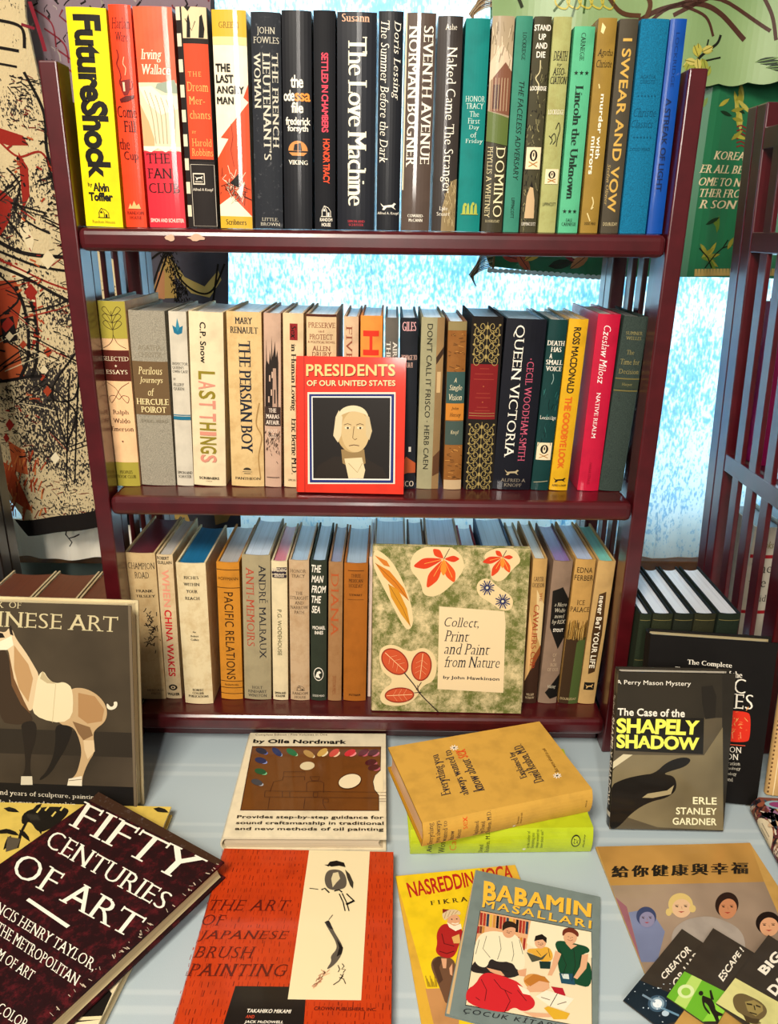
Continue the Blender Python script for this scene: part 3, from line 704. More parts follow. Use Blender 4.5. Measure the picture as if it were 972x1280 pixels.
L.new(fr.outputs[0], rp.inputs['Fac']); L.new(rp.outputs['Color'], P.inputs['Base Color']); L.new(tc.outputs['Object'], nz.inputs['Vector']); L.new(nz.outputs['Fac'], bp.inputs['Height']); L.new(bp.outputs['Normal'], P.inputs['Normal'])
P.inputs['Roughness'].default_value = 0.5
bm = bmesh.new(); bmesh.ops.create_grid(bm, x_segments=60, y_segments=40, size=1.0)
for v in bm.verts:
    x, y = v.co.x * (TX + .18), v.co.y * (TY + .18); dx, dy = max(0, abs(x) - TX), max(0, abs(y) - TY)
    z = TABLE - .0006 - 1.6 * max(dx, dy)
    if dx: x = math.copysign(TX + .012 + .015 * math.sin(y * 26), x)
    if dy: y = math.copysign(TY + .012 + .015 * math.sin(x * 26), y)
    v.co = (x + .05, y + .72, z)
b = MB(); b.bm(bm, mc); o = b.build('tablecloth', None, True)
tag(o, 'grey blue striped tablecloth spread under all the books on the table', 'tablecloth')

# ------------------------------------------------------------------ bookcases
SW = 0.649
def bookcase(X, Y, m, label, rack=0.0, worn=False):            # rack: sideways lean of the hinged sides, shelves stay level
    root = empty('bookcase', Matrix.Translation((X, Y, TABLE + 0.0004))); tag(root, label, 'bookcase', 'slatted bookcases on the table')
    hw = SW / 2; PH = 0.848
    for s in (-1, 1):
        x0, x1 = sorted((s * (hw + .0012), s * (hw + .0212)))
        for y0, y1 in ((0.0, .034), (.212, .2405), (.2415, .27)):
            b = MB(); b.box((x0, y0, 0), (x1, y1, PH), m, .0022); b.build('post', root)
        xm = s * (hw + .0166)
        for y0 in (.066, .113, .160):
            b = MB(); b.box((xm - .0035, y0, .05), (xm + .0035, y0 + .022, PH - .05), m, .0012); b.build('slat', root)
        for z0 in (.03, .352, .664, .792):
            b = MB(); b.box((min(s * (hw + .0125), s * (hw + .0205)), .0342, z0), (max(s * (hw + .0125), s * (hw + .0205)), .2118, z0 + .026), m, .0012)
            o = b.build('side_rail', root)
    for i, zs in enumerate(Z_SHELF):
        z = zs - TABLE; b = MB(); b.box((-hw, -.004, z - .0255), (hw, .262, z - .0006), m, .0075)
        o = b.build('shelf', root)
        if worn and i == 0:
            for (ax, w_) in ((-.222, .006), (-.193, .010)):
                c2 = MB(); P_ = []
                for k in range(12):
                    q = rnd.uniform(.6, 1.1); P_.append((ax + w_ * q * math.cos(k * .5236), -.0052, z - .010 + .0042 * q * math.sin(k * .5236)))
                c2.face(P_, mat('c9a48a', 'm')); c2.face([(p[0], p[1] + .0008, p[2]) for p in reversed(P_)], mat('c9a48a', 'm')); c2.build('scratch', o)
    b = MB(); b.box((-hw, .03, .001), (hw, .045, .029), m, .001); b.build('kick_board', root)
    if rack:
        for o in root.children:
            for v in o.data.vertices: v.co.x += rack * v.co.z
    return root
bookcase(-0.0222, Y_FRONT, M_WOOD, 'dark cherry slatted bookcase in the middle with three full shelves', worn=True)
bookcase(0.520 + SW / 2 + .0212, Y_FRONT, M_WOOD, 'dark cherry slatted bookcase cut off at the right edge', rack=-.047)
bookcase(-0.612 - SW / 2 - .0212, Y_FRONT, M_DARKWOOD, 'blackish brown slatted bookcase cut off at the left edge')
# ------------------------------------------------------------------ books on the top shelf
W_, K_ = 'f0e8d6', '17140f'
def top_(px, y, base, label, spine, **kw): kw.setdefault('fin', 'g'); return shelf_book(0, px, y, base, label, spine, **kw)

def s(a):
    a.d('FutureShock', .16, .03, .86, .765, K_, 'B', -.05)
    a.t('by', .16, .785, .28, .81, K_, 'S'); a.t('Alvin', .30, .785, .72, .83, K_, 'B', -.04); a.t('Toffler', .16, .832, .80, .875, K_, 'B', -.04)
    a.house(.36, .905, .68, .955, K_); a.t('Random House', .2, .968, .8, .983, '9a8a1a', 's')
top_((106, 154, 80, 131.6), 9, 'e6d20c', 'thick yellow book with heavy black lettering, leftmost on the top shelf', s, fin='m')

def s(a):
    a.t('Harlan', .1, .055, .9, .10, '4a120c', 'i'); a.t('Ware', .25, .115, .8, .155, '4a120c', 'i')
    a.l([(.25, .19), (.3, .22), (.2, .25), (.3, .28), (.34, .31), (.26, .33), (.36, .36)], 1.2, '6d140d', True)
    a.p([(.3, .325), (.74, .315), (.72, .36), (.6, .385), (.42, .388), (.32, .365)], '7a160f'); a.p([(.4, .33), (.5, .33), (.5, .37), (.42, .37)], 'f2c2a0')
    a.l([(.74, .325), (.84, .33), (.8, .355), (.7, .36)], .8, '7a160f', True); a.p([(.2, .405), (.5, .39), (.9, .385), (.85, .40), (.55, .415), (.25, .42)], '5a100b')
    a.l([(.55, .3), (.6, .27), (.5, .25), (.56, .22)], .8, 'f4b28a', True)
    for q, x0, y0, x1 in (('Come', .05, .435, .92), ('Fill', .3, .5, .84), ('the', .02, .58, .5), ('Cup', .2, .64, .85)): a.t(q, x0, y0, x1, y0 + .05, '2a0d08', 'r')
    a.p([(.2, .91), (.3, .885), (.38, .9), (.5, .872), (.6, .895), (.72, .885), (.8, .91)], 'f0b070'); a.m(['RANDOM', 'HOUSE'], .12, .922, .9, .96, '5a140c', 'r')
top_((157, 183.5, 132.5, 163.4), 5.5, 'e8401d', 'orange red book with a small dark cup, second from the left on the top shelf', s)

def s(a):
    a.m(['Irving', 'Wallace'], .12, .18, .86, .29, 'f7dcc0', 'I', 'l')
    a.r(0, .325, 1, .636, 'dccfae'); a.p([(.5, .33), (.95, .31), (1, .34), (1, .37), (.7, .37), (.45, .35)], '93a08c')
    a.p([(0, .42), (.2, .5), (.32, .58), (.3, .636), (0, .636)], 'e8a878'); a.p([(.0, .345), (.35, .34), (.6, .38), (1, .38), (1, .44), (.55, .47), (.2, .42)], 'ece2c8')
    for k in range(6): a.l([(.15 + k * .14, .36 + k * .01), (.3 + k * .12, .46), (.36 + k * .1, .6)], .8, 'a89a78', True)
    a.r(0, .634, 1, 1, 'cb2c3a'); a.p([(0, .63), (.2, .64), (.4, .622), (.6, .64), (.8, .62), (1, .636), (1, .612), (0, .612)], 'f0e6cc')
    a.m(['THE', 'FAN', 'CLUB'], .06, .645, .9, .832, '1c0f0c', 'r', 'l'); a.t('SIMON AND SCHUSTER', .04, .955, .96, .974, 'f6d8c8', 'S')
top_((186, 233, 164, 214), 8, 'ee5f3c', 'wide coral and crimson book with a crumpled cream sheet picture on its spine', s)

def s(a):
    for k in range(18):
        if k % 2 == 0: a.r(0, k / 18, .14, (k + 1) / 18, 'd9cdb0')
    a.r(.2, 0, .98, .132, 'd8c39a'); a.p([(.32, .13), (.36, .05), (.42, .03), (.46, .07), (.44, .13)], K_); a.p([(.7, .13), (.76, .04), (.84, .03), (.9, .09), (.86, .13)], K_); a.l([(.3, .05), (.5, .1), (.62, .06)], .8, K_); a.p([(.28, 0), (.5, 0), (.4, .02)], K_)
    a.r(.19, .152, .99, .676, '1b1715'); a.r(.2, .155, .985, .67, 'cc4626')
    C_ = 'e5a85c'
    a.t('THE', .3, .275, .72, .297, C_, 'r', .2); a.t('Dream', .24, .32, .92, .362, C_, 'r'); a.t('Mer-', .28, .385, .8, .42, C_, 'r'); a.t('chants', .28, .447, .95, .485, C_, 'r')
    a.t('BY', .32, .54, .46, .552, C_, 'r'); a.t('Harold', .3, .575, .95, .61, C_, 'r'); a.t('Robbins', .28, .62, .97, .655, C_, 'r')
    a.frame(.2, .695, .985, .99, .5, 'c9bfae'); a.r(.26, .735, .66, .79, 'd8ccb8'); a.r(.29, .741, .63, .784, K_); a.dog(.33, .748, .6, .768, 'e8dcc8'); a.t('BOOKS', .34, .772, .58, .78, 'e8dcc8', 'S')
    a.t('Alfred A Knopf', .24, .806, .92, .824, 'e8dcc8', 's')
top_((236, 271, 216, 260), 8.6, '231d1b', 'black book with checkered left edge and orange red title panel', s, fin='m')

def s(a):
    a.r(0, 0, 1, .115, 'd2a72f'); a.r(0, .115, 1, .15, 'e6cf90')
    a.t('GREEN', .2, .052, .78, .078, '7a5a14', 'r')
    a.p([(1, .32), (.85, .38), (1, .4), (.75, .45), (.12, .565), (.36, .57), (0, .66), (0, .91), (.5, .86), (1, .96)], 'd24e2a')
    a.p([(0, .885), (.4, .84), (1, .94), (0, .94)], 'f0e4c4')
    a.m(['THE', 'LAST', 'ANGRY', 'MAN'], .05, .232, .88, .412, K_, 'B', 'l')
    for k in range(60):
        x, y = .5 + rnd.gauss(0, .16), .8 + rnd.gauss(0, .035); a.l([(x, y), (x + rnd.gauss(0, .1), y + rnd.gauss(0, .02)), (x + rnd.gauss(0, .12), y + rnd.gauss(0, .025))], .5, rnd.choice([K_, K_, 'f0e4c4']))
    a.p([(.35, .78), (.7, .72), (.62, .8)], K_); a.p([(.55, .82), (.8, .77), (.7, .85)], 'f0e4c4'); a.l([(.45, .5), (.5, .56), (.42, .62), (.5, .7)], .5, '8a2a14')
    a.r(0, .94, 1, 1, 'd2a72f'); a.t('Scribners', .18, .955, .82, .982, K_, 'R')
top_((273, 318, 261, 309), 12, 'f1e5c8', 'cream book with an orange zigzag and black scribbled figure, yellow bands at head and foot', s, gap=.0045)

def s(a):
    C_ = 'c9c3b0'
    a.m(['JOHN', 'FOWLES'], .08, .065, .94, .135, C_, 'r')
    a.d('THE FRENCH', .70, .175, .90, .605, C_, 'R'); a.d("LIEUTENANT'S", .38, .175, .64, .665, C_, 'R'); a.d('WOMAN', .08, .175, .31, .425, C_, 'R')
    a.m(['LITTLE,', 'BROWN'], .2, .945, .9, .985, C_, 'r')
top_((319, 353, 310.6, 352), 15, '22252b', 'worn charcoal book with three columns of grey downward capitals', s, tex='s', fin='m')

def s(a):
    a.t('the', .28, .278, .72, .335, W_, 'S', -.06); a.t('od', .04, .345, .28, .395, W_, 'S', -.06); a.t('e', .28, .357, .42, .395, W_, 'S'); a.t('ssa', .43, .357, .96, .395, 'e8913a', 'S', -.05); a.t('file', .3, .398, .72, .448, W_, 'S', -.06)
    a.t('frederick', .1, .466, .96, .503, W_, 'S', -.05); a.t('forsyth', .16, .503, .88, .54, W_, 'S', -.05)
    a.e(.52, .62, .34, .045, 'd08a4a'); a.r(.1, .622, .95, .665, '14151a'); a.p([(.36, .62), (.4, .592), (.62, .585), (.66, .62)], '14151a'); a.l([(.52, .585), (.52, .63)], .7, 'd08a4a'); a.p([(.2, .63), (.84, .63), (.72, .645), (.32, .645)], 'd08a4a')
    a.t('VIKING', .18, .666, .86, .687, W_, 'R')
top_((354, 391, 351, 389), 13, '14151a', 'glossy black book with short white and orange lower-case lines and an orange ship emblem', s)

def s(a):
    a.d('SETTLED IN CHAMBERS', .36, .18, .68, .535, 'f24a5e', 'S', -.06); a.d('HONOR TRACY', .42, .565, .74, .775, 'f2522e', 'S', -.06)
    a.house(.3, .878, .82, .935, W_); a.m(['RANDOM', 'HOUSE'], .26, .942, .86, .984, W_, 'S')
top_((392, 420, 391, 419), 13, '101116', 'narrow black book with pink and red downward capitals', s, fin='m')

def s(a):
    a.t('Susann', .12, .008, .82, .042, 'd9a888', 'R'); a.d('The Love Machine', .28, .105, .76, .88, 'f4ecd0', 'R', -.06)
    a.m(['SIMON AND', 'SCHUSTER'], .28, .951, .74, .98, 'b5303a', 'R')
top_((421, 468, 420, 472), 15, '11141d', 'thick blue black book with tall cream downward serif lettering', s)

def s(a):
    a.d('Doris Lessing', .56, .04, .9, .385, W_, 'i'); a.d('The Summer Before the Dark', .10, .04, .44, .672, W_, 'i')
    a.dog(.16, .862, .84, .9, W_); a.t('Alfred A. Knopf', .04, .908, .96, .925, W_, 's')
top_((469, 500, 473, 505), 14, '14161c', 'black book with two columns of slanted white script and a white dog mark', s)

def s(a):
    a.r(0, 0, .05, .8, 'd8c8a8'); a.d('SEVENTH AVENUE', .60, .055, .93, .675, W_, 'R'); a.d('NORMAN BOGNER', .12, .055, .44, .69, W_, 'R')
    a.m(['COWARD-', 'McCANN'], .22, .918, .8, .955, W_, 'R')
top_((500, 537, 507, 546), 16, '52433a', 'brown book with two columns of bold white slab capitals', s)

def s(a):
    a.p([(.4, 1), (.42, .88), (.6, .8), (.8, .75), (1, .74), (1, 1)], '8a7650'); 
    for k in range(50):
        x, y = rnd.uniform(.5, .98), rnd.uniform(.76, .98); a.l([(x, y), (x + rnd.uniform(-.06, .06), y - .02)], .5, rnd.choice(['c9b588', 'b59f70', '4a3c28']))
    a.t('Ashe', .3, .035, .76, .06, W_, 'r'); a.d('Naked Came The Stranger', .30, .135, .80, .81, W_, 'r'); a.m(['Lyle', 'Stuart'], .2, .876, .76, .922, W_, 'r')
top_((537.5, 570, 548, 579), 20, '352e2a', 'dark brown book with white downward title and a tan leafy patch at its foot', s)

def s(a):
    C_ = 'c9dcd0'
    for q, x0, y0, x1 in (('HONOR', .12, .345, .95), ('TRACY', .16, .378, .9), ('The', .32, .415, .72), ('First', .26, .447, .78), ('Day', .32, .48, .76), ('of', .4, .513, .66), ('Friday', .2, .545, .95)): a.t(q, x0, y0, x1, y0 + .026, C_, 'r')
    for k in range(4): x = .2 + k * .17; a.p([(x, .91), (x + .02, .87), (x + .08, .855), (x + .12, .87), (x + .14, .91)], 'a8b04a')
    a.l([(.14, .912), (.9, .912)], .8, 'a8b04a'); a.e(.32, .865, .06, .008, 'a8b04a'); a.e(.66, .86, .06, .008, 'a8b04a')
top_((571, 599, 581, 615), 23, '0d7a74', 'plain teal book with small pale stacked title lines in its middle', s, fin='m')

def s(a):
    a.r(0, 0, 1, .56, 'b39f80', 'b'); a.p([(.1, .28), (.7, .2), (1, .24), (1, .44), (.1, .42)], '7a4f3a'); a.r(.2, .3, .5, .41, '4a2c22'); a.p([(0, .2), (.5, .12), (1, .18), (1, .24), (.7, .2), (0, .29)], 'cbb79a')
    for k in range(6): a.l([(.15 + k * .14, .27), (.15 + k * .14, .42)], .5, 'c9b08c')
    a.p([(0, .42), (1, .45), (1, .58), (0, .56)], '5a6a32')
    for k in range(24): x, y = rnd.uniform(0, 1), rnd.uniform(.02, .2); a.l([(x, y), (x + rnd.uniform(-.1, .1), y + .04)], .6, rnd.choice(['8a7a5c', 'd8c8a8', '6a5a40']))
    a.d('DOMINO', .50, .585, .93, .925, 'e8dcb0', 'r'); a.d('PHYLLIS A WHITNEY', .10, .585, .34, .93, 'd0c294', 'r'); a.t('DOUBLEDAY', .16, .94, .86, .953, 'c9bc90', 'r')
top_((601, 628, 615, 644.6), 20, '3a3524', 'book with a faded brown barn picture above tall cream downward capitals', s)

def s(a):
    a.d('LOCKRIDGE', .44, .07, .68, .19, '14241c', 'r'); a.d('THE FACELESS ADVERSARY', .40, .285, .74, .745, '14241c', 's/'); a.d('LIPPINCOTT', .40, .83, .62, .93, '14241c', 's')
top_((628, 649, 645, 667), 20, '36806a', 'muted green book with slanted black downward capitals', s, fin='m')

def s(a):
    for k in range(130):
        x, y = rnd.uniform(0, 1), rnd.uniform(.2, .98); a.l([(x, y), (x + rnd.uniform(-.12, .12), y + rnd.uniform(.005, .03))], rnd.uniform(.4, 1.1), rnd.choice(['6d6848', '1c1a12', '8a8258', '1c1a12']))
    for q, x0, y0, x1 in (('STAND', .02, .035, .98), ('UP', .3, .075, .72), ('AND', .16, .113, .84), ('DIE', .24, .152, .76)): a.t(q, x0, y0, x1, y0 + .027, W_, 'S')
    a.l([(.5, .19), (.5, .24), (.3, .27), (.5, .3), (.45, .34)], 1, 'cbbf92', True); a.t('LOCKRIDGE', .02, .305, .98, .325, W_, 'S')
    a.skull(.06, .585, .94, .69, 'e6d3ac', K_); a.p([(.2, .93), (.26, .82), (.42, .775), (.62, .78), (.76, .84), (.8, .93)], 'c4a67c'); a.p([(.42, .775), (.5, .745), (.62, .78)], K_)
    a.t('LIPPINCOTT', .06, .95, .94, .966, W_, 'r')
top_((649, 671, 668, 690.6), 20.6, '413d29', 'dark olive mottled book with white block title and pale skull box', s, fin='m')

def s(a):
    a.t('DEATH', .12, .148, .92, .19, '1c1a12', 'I'); a.t('by', .34, .2, .64, .217, '1c1a12', 'i'); a.t('ASSO-', .14, .222, .86, .255, '1c1a12', 'I'); a.t('CIATION', .04, .26, .98, .293, '1c1a12', 'I')
    a.t('LOCKRIDGE', .06, .41, .94, .432, W_, 'r')
    for P_ in ([(.3, .54), (.5, .52), (.6, .55), (.45, .57)], [(.55, .5), (.7, .47), (.8, .5), (.7, .54), (.66, .58)], [(.2, .53), (.4, .55), (.3, .57)]): a.l(P_, .8, '1c1a12', True)
    a.skull(.16, .688, .92, .76, 'e6d3ac', K_); a.t('LIPPINCOTT', .14, .85, .9, .866, '2a2a1c', 's')
top_((672, 695, 692, 716), 21, 'a3a568', 'pale olive book with black slanted title and a skull box low on the spine', s, tex='a', fin='m')

def s(a):
    a.d('CARNEGIE', .34, .03, .56, .155, '16281c', 'r')
    for v in (.212, .888):
        for k in range(3): a.star(.24 + k * .26, v, .0024, '16281c')
    a.d('Lincoln the Unknown', .26, .27, .64, .825, '16281c', 'R', -.02); a.t('DALE', .34, .925, .66, .94, '16281c', 'r'); a.t('CARNEGIE', .14, .945, .88, .962, '16281c', 'r')
top_((697, 723, 718, 745), 33, '55ae82', 'shorter mint green book with rows of three stars above and below its title', s, fin='m')

def s(a):
    a.p([(.2, .02), (.4, .04), (.3, .07), (.16, .06)], 'e0cf96'); a.t('Agatha', .1, .135, .92, .172, '1c170c', 'i'); a.t('Christie', .08, .182, .92, .215, '1c170c', 'i')
    a.d('murder with', .46, .335, .70, .635, 'f2ead2', 'S'); a.d('mirrors', .16, .53, .40, .71, 'f2ead2', 'S')
    for P_ in ([(.3, .29), (.36, .31)], [(.5, .82), (.6, .85), (.5, .88), (.62, .87)], [(.3, .9), (.5, .94)]): a.l(P_, 1.2, 'd8c68c', True)
    a.t('DODD, MEAD', .2, .945, .84, .96, '2a2212', 's')
top_((724, 748.6, 748.6, 772), 22.5, '93752f', 'ochre book with white lower-case downward title and thin black script author', s, fin='m')

def s(a):
    a.d('I SWEAR AND VOW', .24, .085, .74, .895, 'c8a04c', 'S'); a.d('Stefan Olivier', .06, .66, .22, .86, 'b59a60', 'i'); a.t('DOUBLEDAY', .1, .945, .92, .962, 'c8b88a', 's')
top_((750, 774, 775, 799), 23.5, '484133', 'dark grey brown book with large gold downward capitals', s, fin='m')

def s(a):
    C_ = '084a68'
    a.m(['AGATHA', 'CHRISTIE'], .16, .245, .72, .285, C_, 'r'); a.t('Christie', .06, .395, .88, .435, C_, 'i'); a.t('Classics', .02, .45, .8, .485, C_, 'i'); a.t('DODD MEAD', .06, .58, .8, .594, C_, 'r')
    for v in (.34, .53):
        for k in range(6): a.star(.16 + k * .12, v, .0011, C_)
top_((775, 808, 801, 839), 23.5, '0d7199', 'cerulean blue cloth book with faint stamped script, second from right on top shelf', s, fin='c', tex='f')

def s(a):
    a.d('LOCKRIDGE', .40, .06, .62, .3, '0a2a66', 's'); a.d('A STREAK OF LIGHT', .22, .35, .60, .79, '0a1f4a', 'S', -.03)
top_((808, 830, 839, 859), 23.5, '0a479c', 'bright blue glossy book with navy lettering, rightmost on the top shelf', s)

# ------------------------------------------------------------------ books on the middle shelf
def mid_(px, y, base, label, spine, **kw): kw.setdefault('fin', 'm'); return shelf_book(1, px, y, base, label, spine, **kw)
def s(a):
    a.r(0, 0, 1, .19, 'a3963a'); a.r(0, .862, 1, 1, 'a3963a'); a.r(0, .25, 1, .412, '541c13')
    D_ = '3a2a14'
    for k in range(3):
        v = .075 + k * .035
        a.l([(.5, v), (.3, v - .012), (.16, v - .034), (.3, v - .045), (.5, v)], .6, D_, True); a.l([(.5, v), (.7, v - .012), (.84, v - .034), (.7, v - .045), (.5, v)], .6, D_, True)
    a.l([(.5, .05), (.5, .17), (.36, .215), (.08, .24)], .6, D_, True); a.l([(.5, .17), (.64, .215), (.92, .24)], .6, D_, True)
    a.l([(.08, .42), (.4, .45), (.62, .5), (.8, .53), (.86, .5), (.66, .49), (.5, .51), (.34, .49), (.14, .5), (.2, .53), (.38, .5), (.6, .45), (.92, .42)], .6, '5a2c1c', True)
    a.t('SELECTED', .03, .283, .97, .306, 'ead9b6', 'r'); a.star(.5, .332, .0018, 'ead9b6'); a.t('ESSAYS', .1, .353, .9, .375, 'ead9b6', 'r')
    a.t('Ralph', .22, .568, .82, .598, '4a2418', 'r'); a.t('Waldo', .2, .615, .84, .64, '4a2418', 'r'); a.t('Emerson', .1, .66, .94, .685, '4a2418', 'r'); a.star(.5, .742, .0016, '4a2418')
    a.m(['PEOPLES', 'BOOK CLUB'], .16, .908, .88, .952, '4a4216', 'r')
mid_((141.7, 175.6, 120, 155), 376.5, 'edbf8e', 'peach and olive banded book with leaf ornament, leftmost on the middle shelf', s, dy=-.004, board='8f9c94')
def s(a):
    a.m(['AGATHA', 'CHRISTIE'], .2, .185, .86, .25, '857b66', 'r'); a.r(0, .275, 1, .578, '6a5337')
    for q, x0, y0, x1, st in (('Perilous', .16, .305, .84, 'i'), ('Journeys', .18, .362, .84, 'i'), ('of', .4, .425, .58, 'i'), ('HERCULE', .04, .485, .96, 'R'), ('POIROT', .16, .53, .88, 'R')): a.t(q, x0, y0, x1, y0 + (.042 if st == 'i' else .034), 'ecd9a0', st)
    a.t('DODD, MEAD', .14, .605, .9, .625, '857b66', 'r')
mid_((176, 220, 155.6, 208), 388.5, 'a39b88', 'wide grey beige book with a brown title band in its middle', s, top='b9b5a8', tex='f', fin='c', gap=.0045)
def s(a):
    a.p([(.2, .075), (.4, .085), (.5, .06), (.62, .085), (.8, .075), (.74, .115), (.5, .125), (.28, .115)], '1f6a86'); a.p([(.4, .085), (.5, .035), (.62, .085), (.5, .11)], '2f7f98')
    a.m(['INSPECTOR', "QUEEN'S", 'OWN CASE'], .08, .277, .98, .335, '2c2620', 'r', 'l'); a.t('BY', .1, .365, .25, .377, '2c2620', 'r'); a.m(['ELLERY', 'QUEEN'], .1, .393, .72, .435, '2c2620', 'r', 'l')
    a.r(0, .573, 1, .578, '1f6a86'); a.r(0, .583, 1, .603, '1f6a86'); a.m(['SIMON AND', 'SCHUSTER'], .06, .91, .96, .95, '2c2620', 'r')
mid_((221, 242, 208.6, 233), 389.5, 'cdc4b0', 'slim pale grey book with a teal flower mark and teal line across it', s)
def s(a):
    a.d('C.P. Snow', .32, .055, .50, .28, K_, 'S')
    x = .325
    for i, ch in enumerate('LAST'): a.d(ch, .24, x, .74, x + .048, ('8a7a24', 'd08a74', '8a7a24', 'd08a74')[i], 'S'); x += .055
    x = .565
    for i, ch in enumerate('THINGS'): h = .022 if ch == 'I' else .046; a.d(ch, .24, x, .74, x + h, ('d08a74', '8a7a24', 'd08a74', '8a7a24', '8a7a24', 'd08a74')[i], 'S'); x += h + .008
    a.t('SCRIBNERS', .18, .945, .8, .96, K_, 'S'); a.t('1950', .4, .968, .58, .974, '6a5a40', 's')
mid_((242.6, 281.5, 233, 280), 390, 'e2cfa8', 'cream book whose downward capitals alternate olive and pink', s)
def s(a):
    a.m(['MARY', 'RENAULT'], .1, .03, .9, .115, '1f1f2a', 'R'); a.d('THE PERSIAN BOY', .34, .155, .68, .795, '1f2430', 'R', -.03)
    a.e(.5, .9, .12, .016, '3a3226'); a.r(.36, .9, .64, .92, 'd6b780'); a.l([(.36, .91), (.64, .91)], .8, '3a3226'); a.l([(.4, .92), (.6, .92)], .8, '3a3226')
    a.t('PANTHEON', .12, .943, .9, .958, '3a3226', 'R')
    a.l([(.9, .5), (.8, .62), (.95, .7), (.85, .82), (.9, .95)], 1.4, 'a5824e', True)
mid_((289, 330, 281, 327), 390, 'd6b780', 'stained tan book with tall navy serif capitals reading downward', s, tex='a')
def s(a):
    D_ = '2a211c'
    a.p([(.05, .52), (.08, .3), (.12, .26), (.14, .14), (.18, .26), (.3, .28), (.36, .2), (.44, .26), (.46, .12), (.52, .24), (.6, .2), (.66, .15), (.72, .24), (.8, .2), (.86, .27), (.84, .52)], D_)
    for (x, y) in ((.3, .34), (.45, .32), (.6, .36), (.4, .42), (.62, .44), (.24, .46)): a.r(x, y, x + .08, y + .035, 'c7a68f')
    a.p([(.5, .52), (.54, .3), (.72, .3), (.78, .52)], 'b08f7a'); a.r(.6, .42, .68, .5, D_)
    a.r(.02, .52, .98, .63, '3a2c26'); a.m(['THE', 'MARAS', 'AFFAIR'], .08, .528, .92, .622, 'eedcc8', 'R'); a.m(['ELIOT', 'REED'], .2, .65, .8, .70, 'eedcc8', 'r')
    for k in range(70): x, y = rnd.uniform(.05, .95), .66 + abs(rnd.gauss(0, .06)); a.l([(x, y), (x + rnd.uniform(-.1, .1), y + .015)], .6, '4a382e')
    a.l([(.1, .94), (.9, .94)], .8, '4a382e')
mid_((331, 351.5, 328, 351.5), 391.7, 'c4a28a', 'dusty pink book with a dark castle drawn on its spine', s)
def s(a):
    a.r(.34, .055, .72, .145, '8a1f22'); a.d('Sex', .40, .065, .66, .138, K_, 'I'); a.d('in Human Loving', .34, .165, .64, .545, K_, 'R', -.03); a.d('Eric Berne M.D.', .40, .585, .68, .92, K_, 'R', -.03)
    a.t('SIMON', .2, .95, .6, .962, '4a3c2c', 'r')
mid_((353.7, 380, 353, 379), 391.7, 'ddc196', 'cream book with a dark red square, left of the upright red picture book', s)
def s(a):
    for q, x0, y0, x1, h in (('PRESERVE', .06, .045, .96, .028), ('and', .4, .085, .6, .012), ('PROTECT', .1, .108, .88, .028), ('A POLITICAL NOVEL', .04, .145, .96, .012), ('ALLEN', .2, .172, .8, .026), ('DRURY', .18, .205, .84, .026)): a.t(q, x0, y0, x1, y0 + h, '7a3a24', 'r')
    a.r(0, 0, 1, .012, '4a2018')
mid_((384, 420, 381.6, 421), 393, 'd6b78c', 'tan book with brown serif lines showing above the red picture book', s)
def s(a): a.d('FIVE P', .16, .05, .58, .33, '8a4a34', 'r')
mid_((429, 447.5, 428.6, 448.7), 396, 'd4b08c', 'pinkish tan book behind the red picture book with downward brown capitals', s)
def s(a): a.d('HE', .12, .08, .84, .34, 'd0321e', 'S')
mid_((448.5, 476, 450, 478.7), 395, 'e08c3c', 'orange book with huge red downward capitals behind the red picture book', s)
def s(a): a.d('AIRS ABO', .58, .13, .9, .36, 'd9d2c4', 'R'); a.d('THE GRO', .1, .13, .42, .36, 'd9d2c4', 'R')
mid_((479, 497, 481, 498.5), 397.5, '625c54', 'grey book behind right corner of the red picture book', s)
def s(a):
    a.t('GILES', .08, .022, .9, .072, 'e0a8a8', 'R'); a.m(['VOYAGE TO', 'SEA FI'], .04, .205, .98, .275, 'd9b0a0', 'R')
    a.r(.55, .74, .7, .77, 'd8d0c0'); a.p([(0, .86), (.4, .8), (1, .84), (1, .9), (.5, .9), (0, .92)], 'b0522a'); a.t('1ICO', .1, .95, .9, .985, 'd8c8b0', 'R')
mid_((499, 518.5, 500, 523.6), 397.5, '1d2026', 'blackish book with pink capitals at its head, right of the red picture book', s, gap=.0012)
def s(a):
    a.r(.68, .0, 1, 1, '9a7a50', 'b'); a.p([(.68, .22), (1, .16), (1, .2), (.7, .26)], '3a281c'); a.p([(.7, .8), (1, .76), (1, .9), (.7, .92)], '5a3a24'); a.r(.75, .3, .92, .42, 'c9a878')
    a.d("DON'T CALL IT FRISCO \u00b7 HERB CAEN", .26, .035, .50, .875, '1f2018', 's')
mid_((519, 549, 527, 556), 397, '9c9674', 'sage green book with thin black downward capitals and a brown picture edge', s)
def s(a):
    a.r(0, 0, 1, .05, '8a7a50'); a.r(0, .285, 1, .47, '34504c'); a.r(0, .47, 1, .57, 'c07a2c'); a.r(0, .575, 1, .72, '3f4f48'); a.r(0, .94, 1, 1, 'bda27c')
    for k in range(50): x, y = rnd.uniform(0, .9), rnd.choice([rnd.uniform(.06, .28), rnd.uniform(.73, .93)]); a.l([(x, y), (x + rnd.uniform(.05, .3), y + rnd.uniform(-.01, .01))], .7, rnd.choice(['5a3818', 'c48a44', '6a4420']))
    a.t('A', .4, .32, .56, .345, 'e0d4b0', 'i'); a.t('Single', .16, .36, .86, .4, 'e0d4b0', 'i'); a.t('Vision', .14, .415, .86, .45, 'e0d4b0', 'i'); a.t('John', .3, .49, .7, .51, '3a2410', 'i'); a.t('Hersey', .22, .525, .84, .555, '3a2410', 'i'); a.t('Knopf', .3, .63, .76, .66, 'd0c49c', 'i')
mid_((555, 575, 558, 586), 402, '8c5a28', 'shorter worn brown book with teal and orange bands on its spine', s, tex='a')
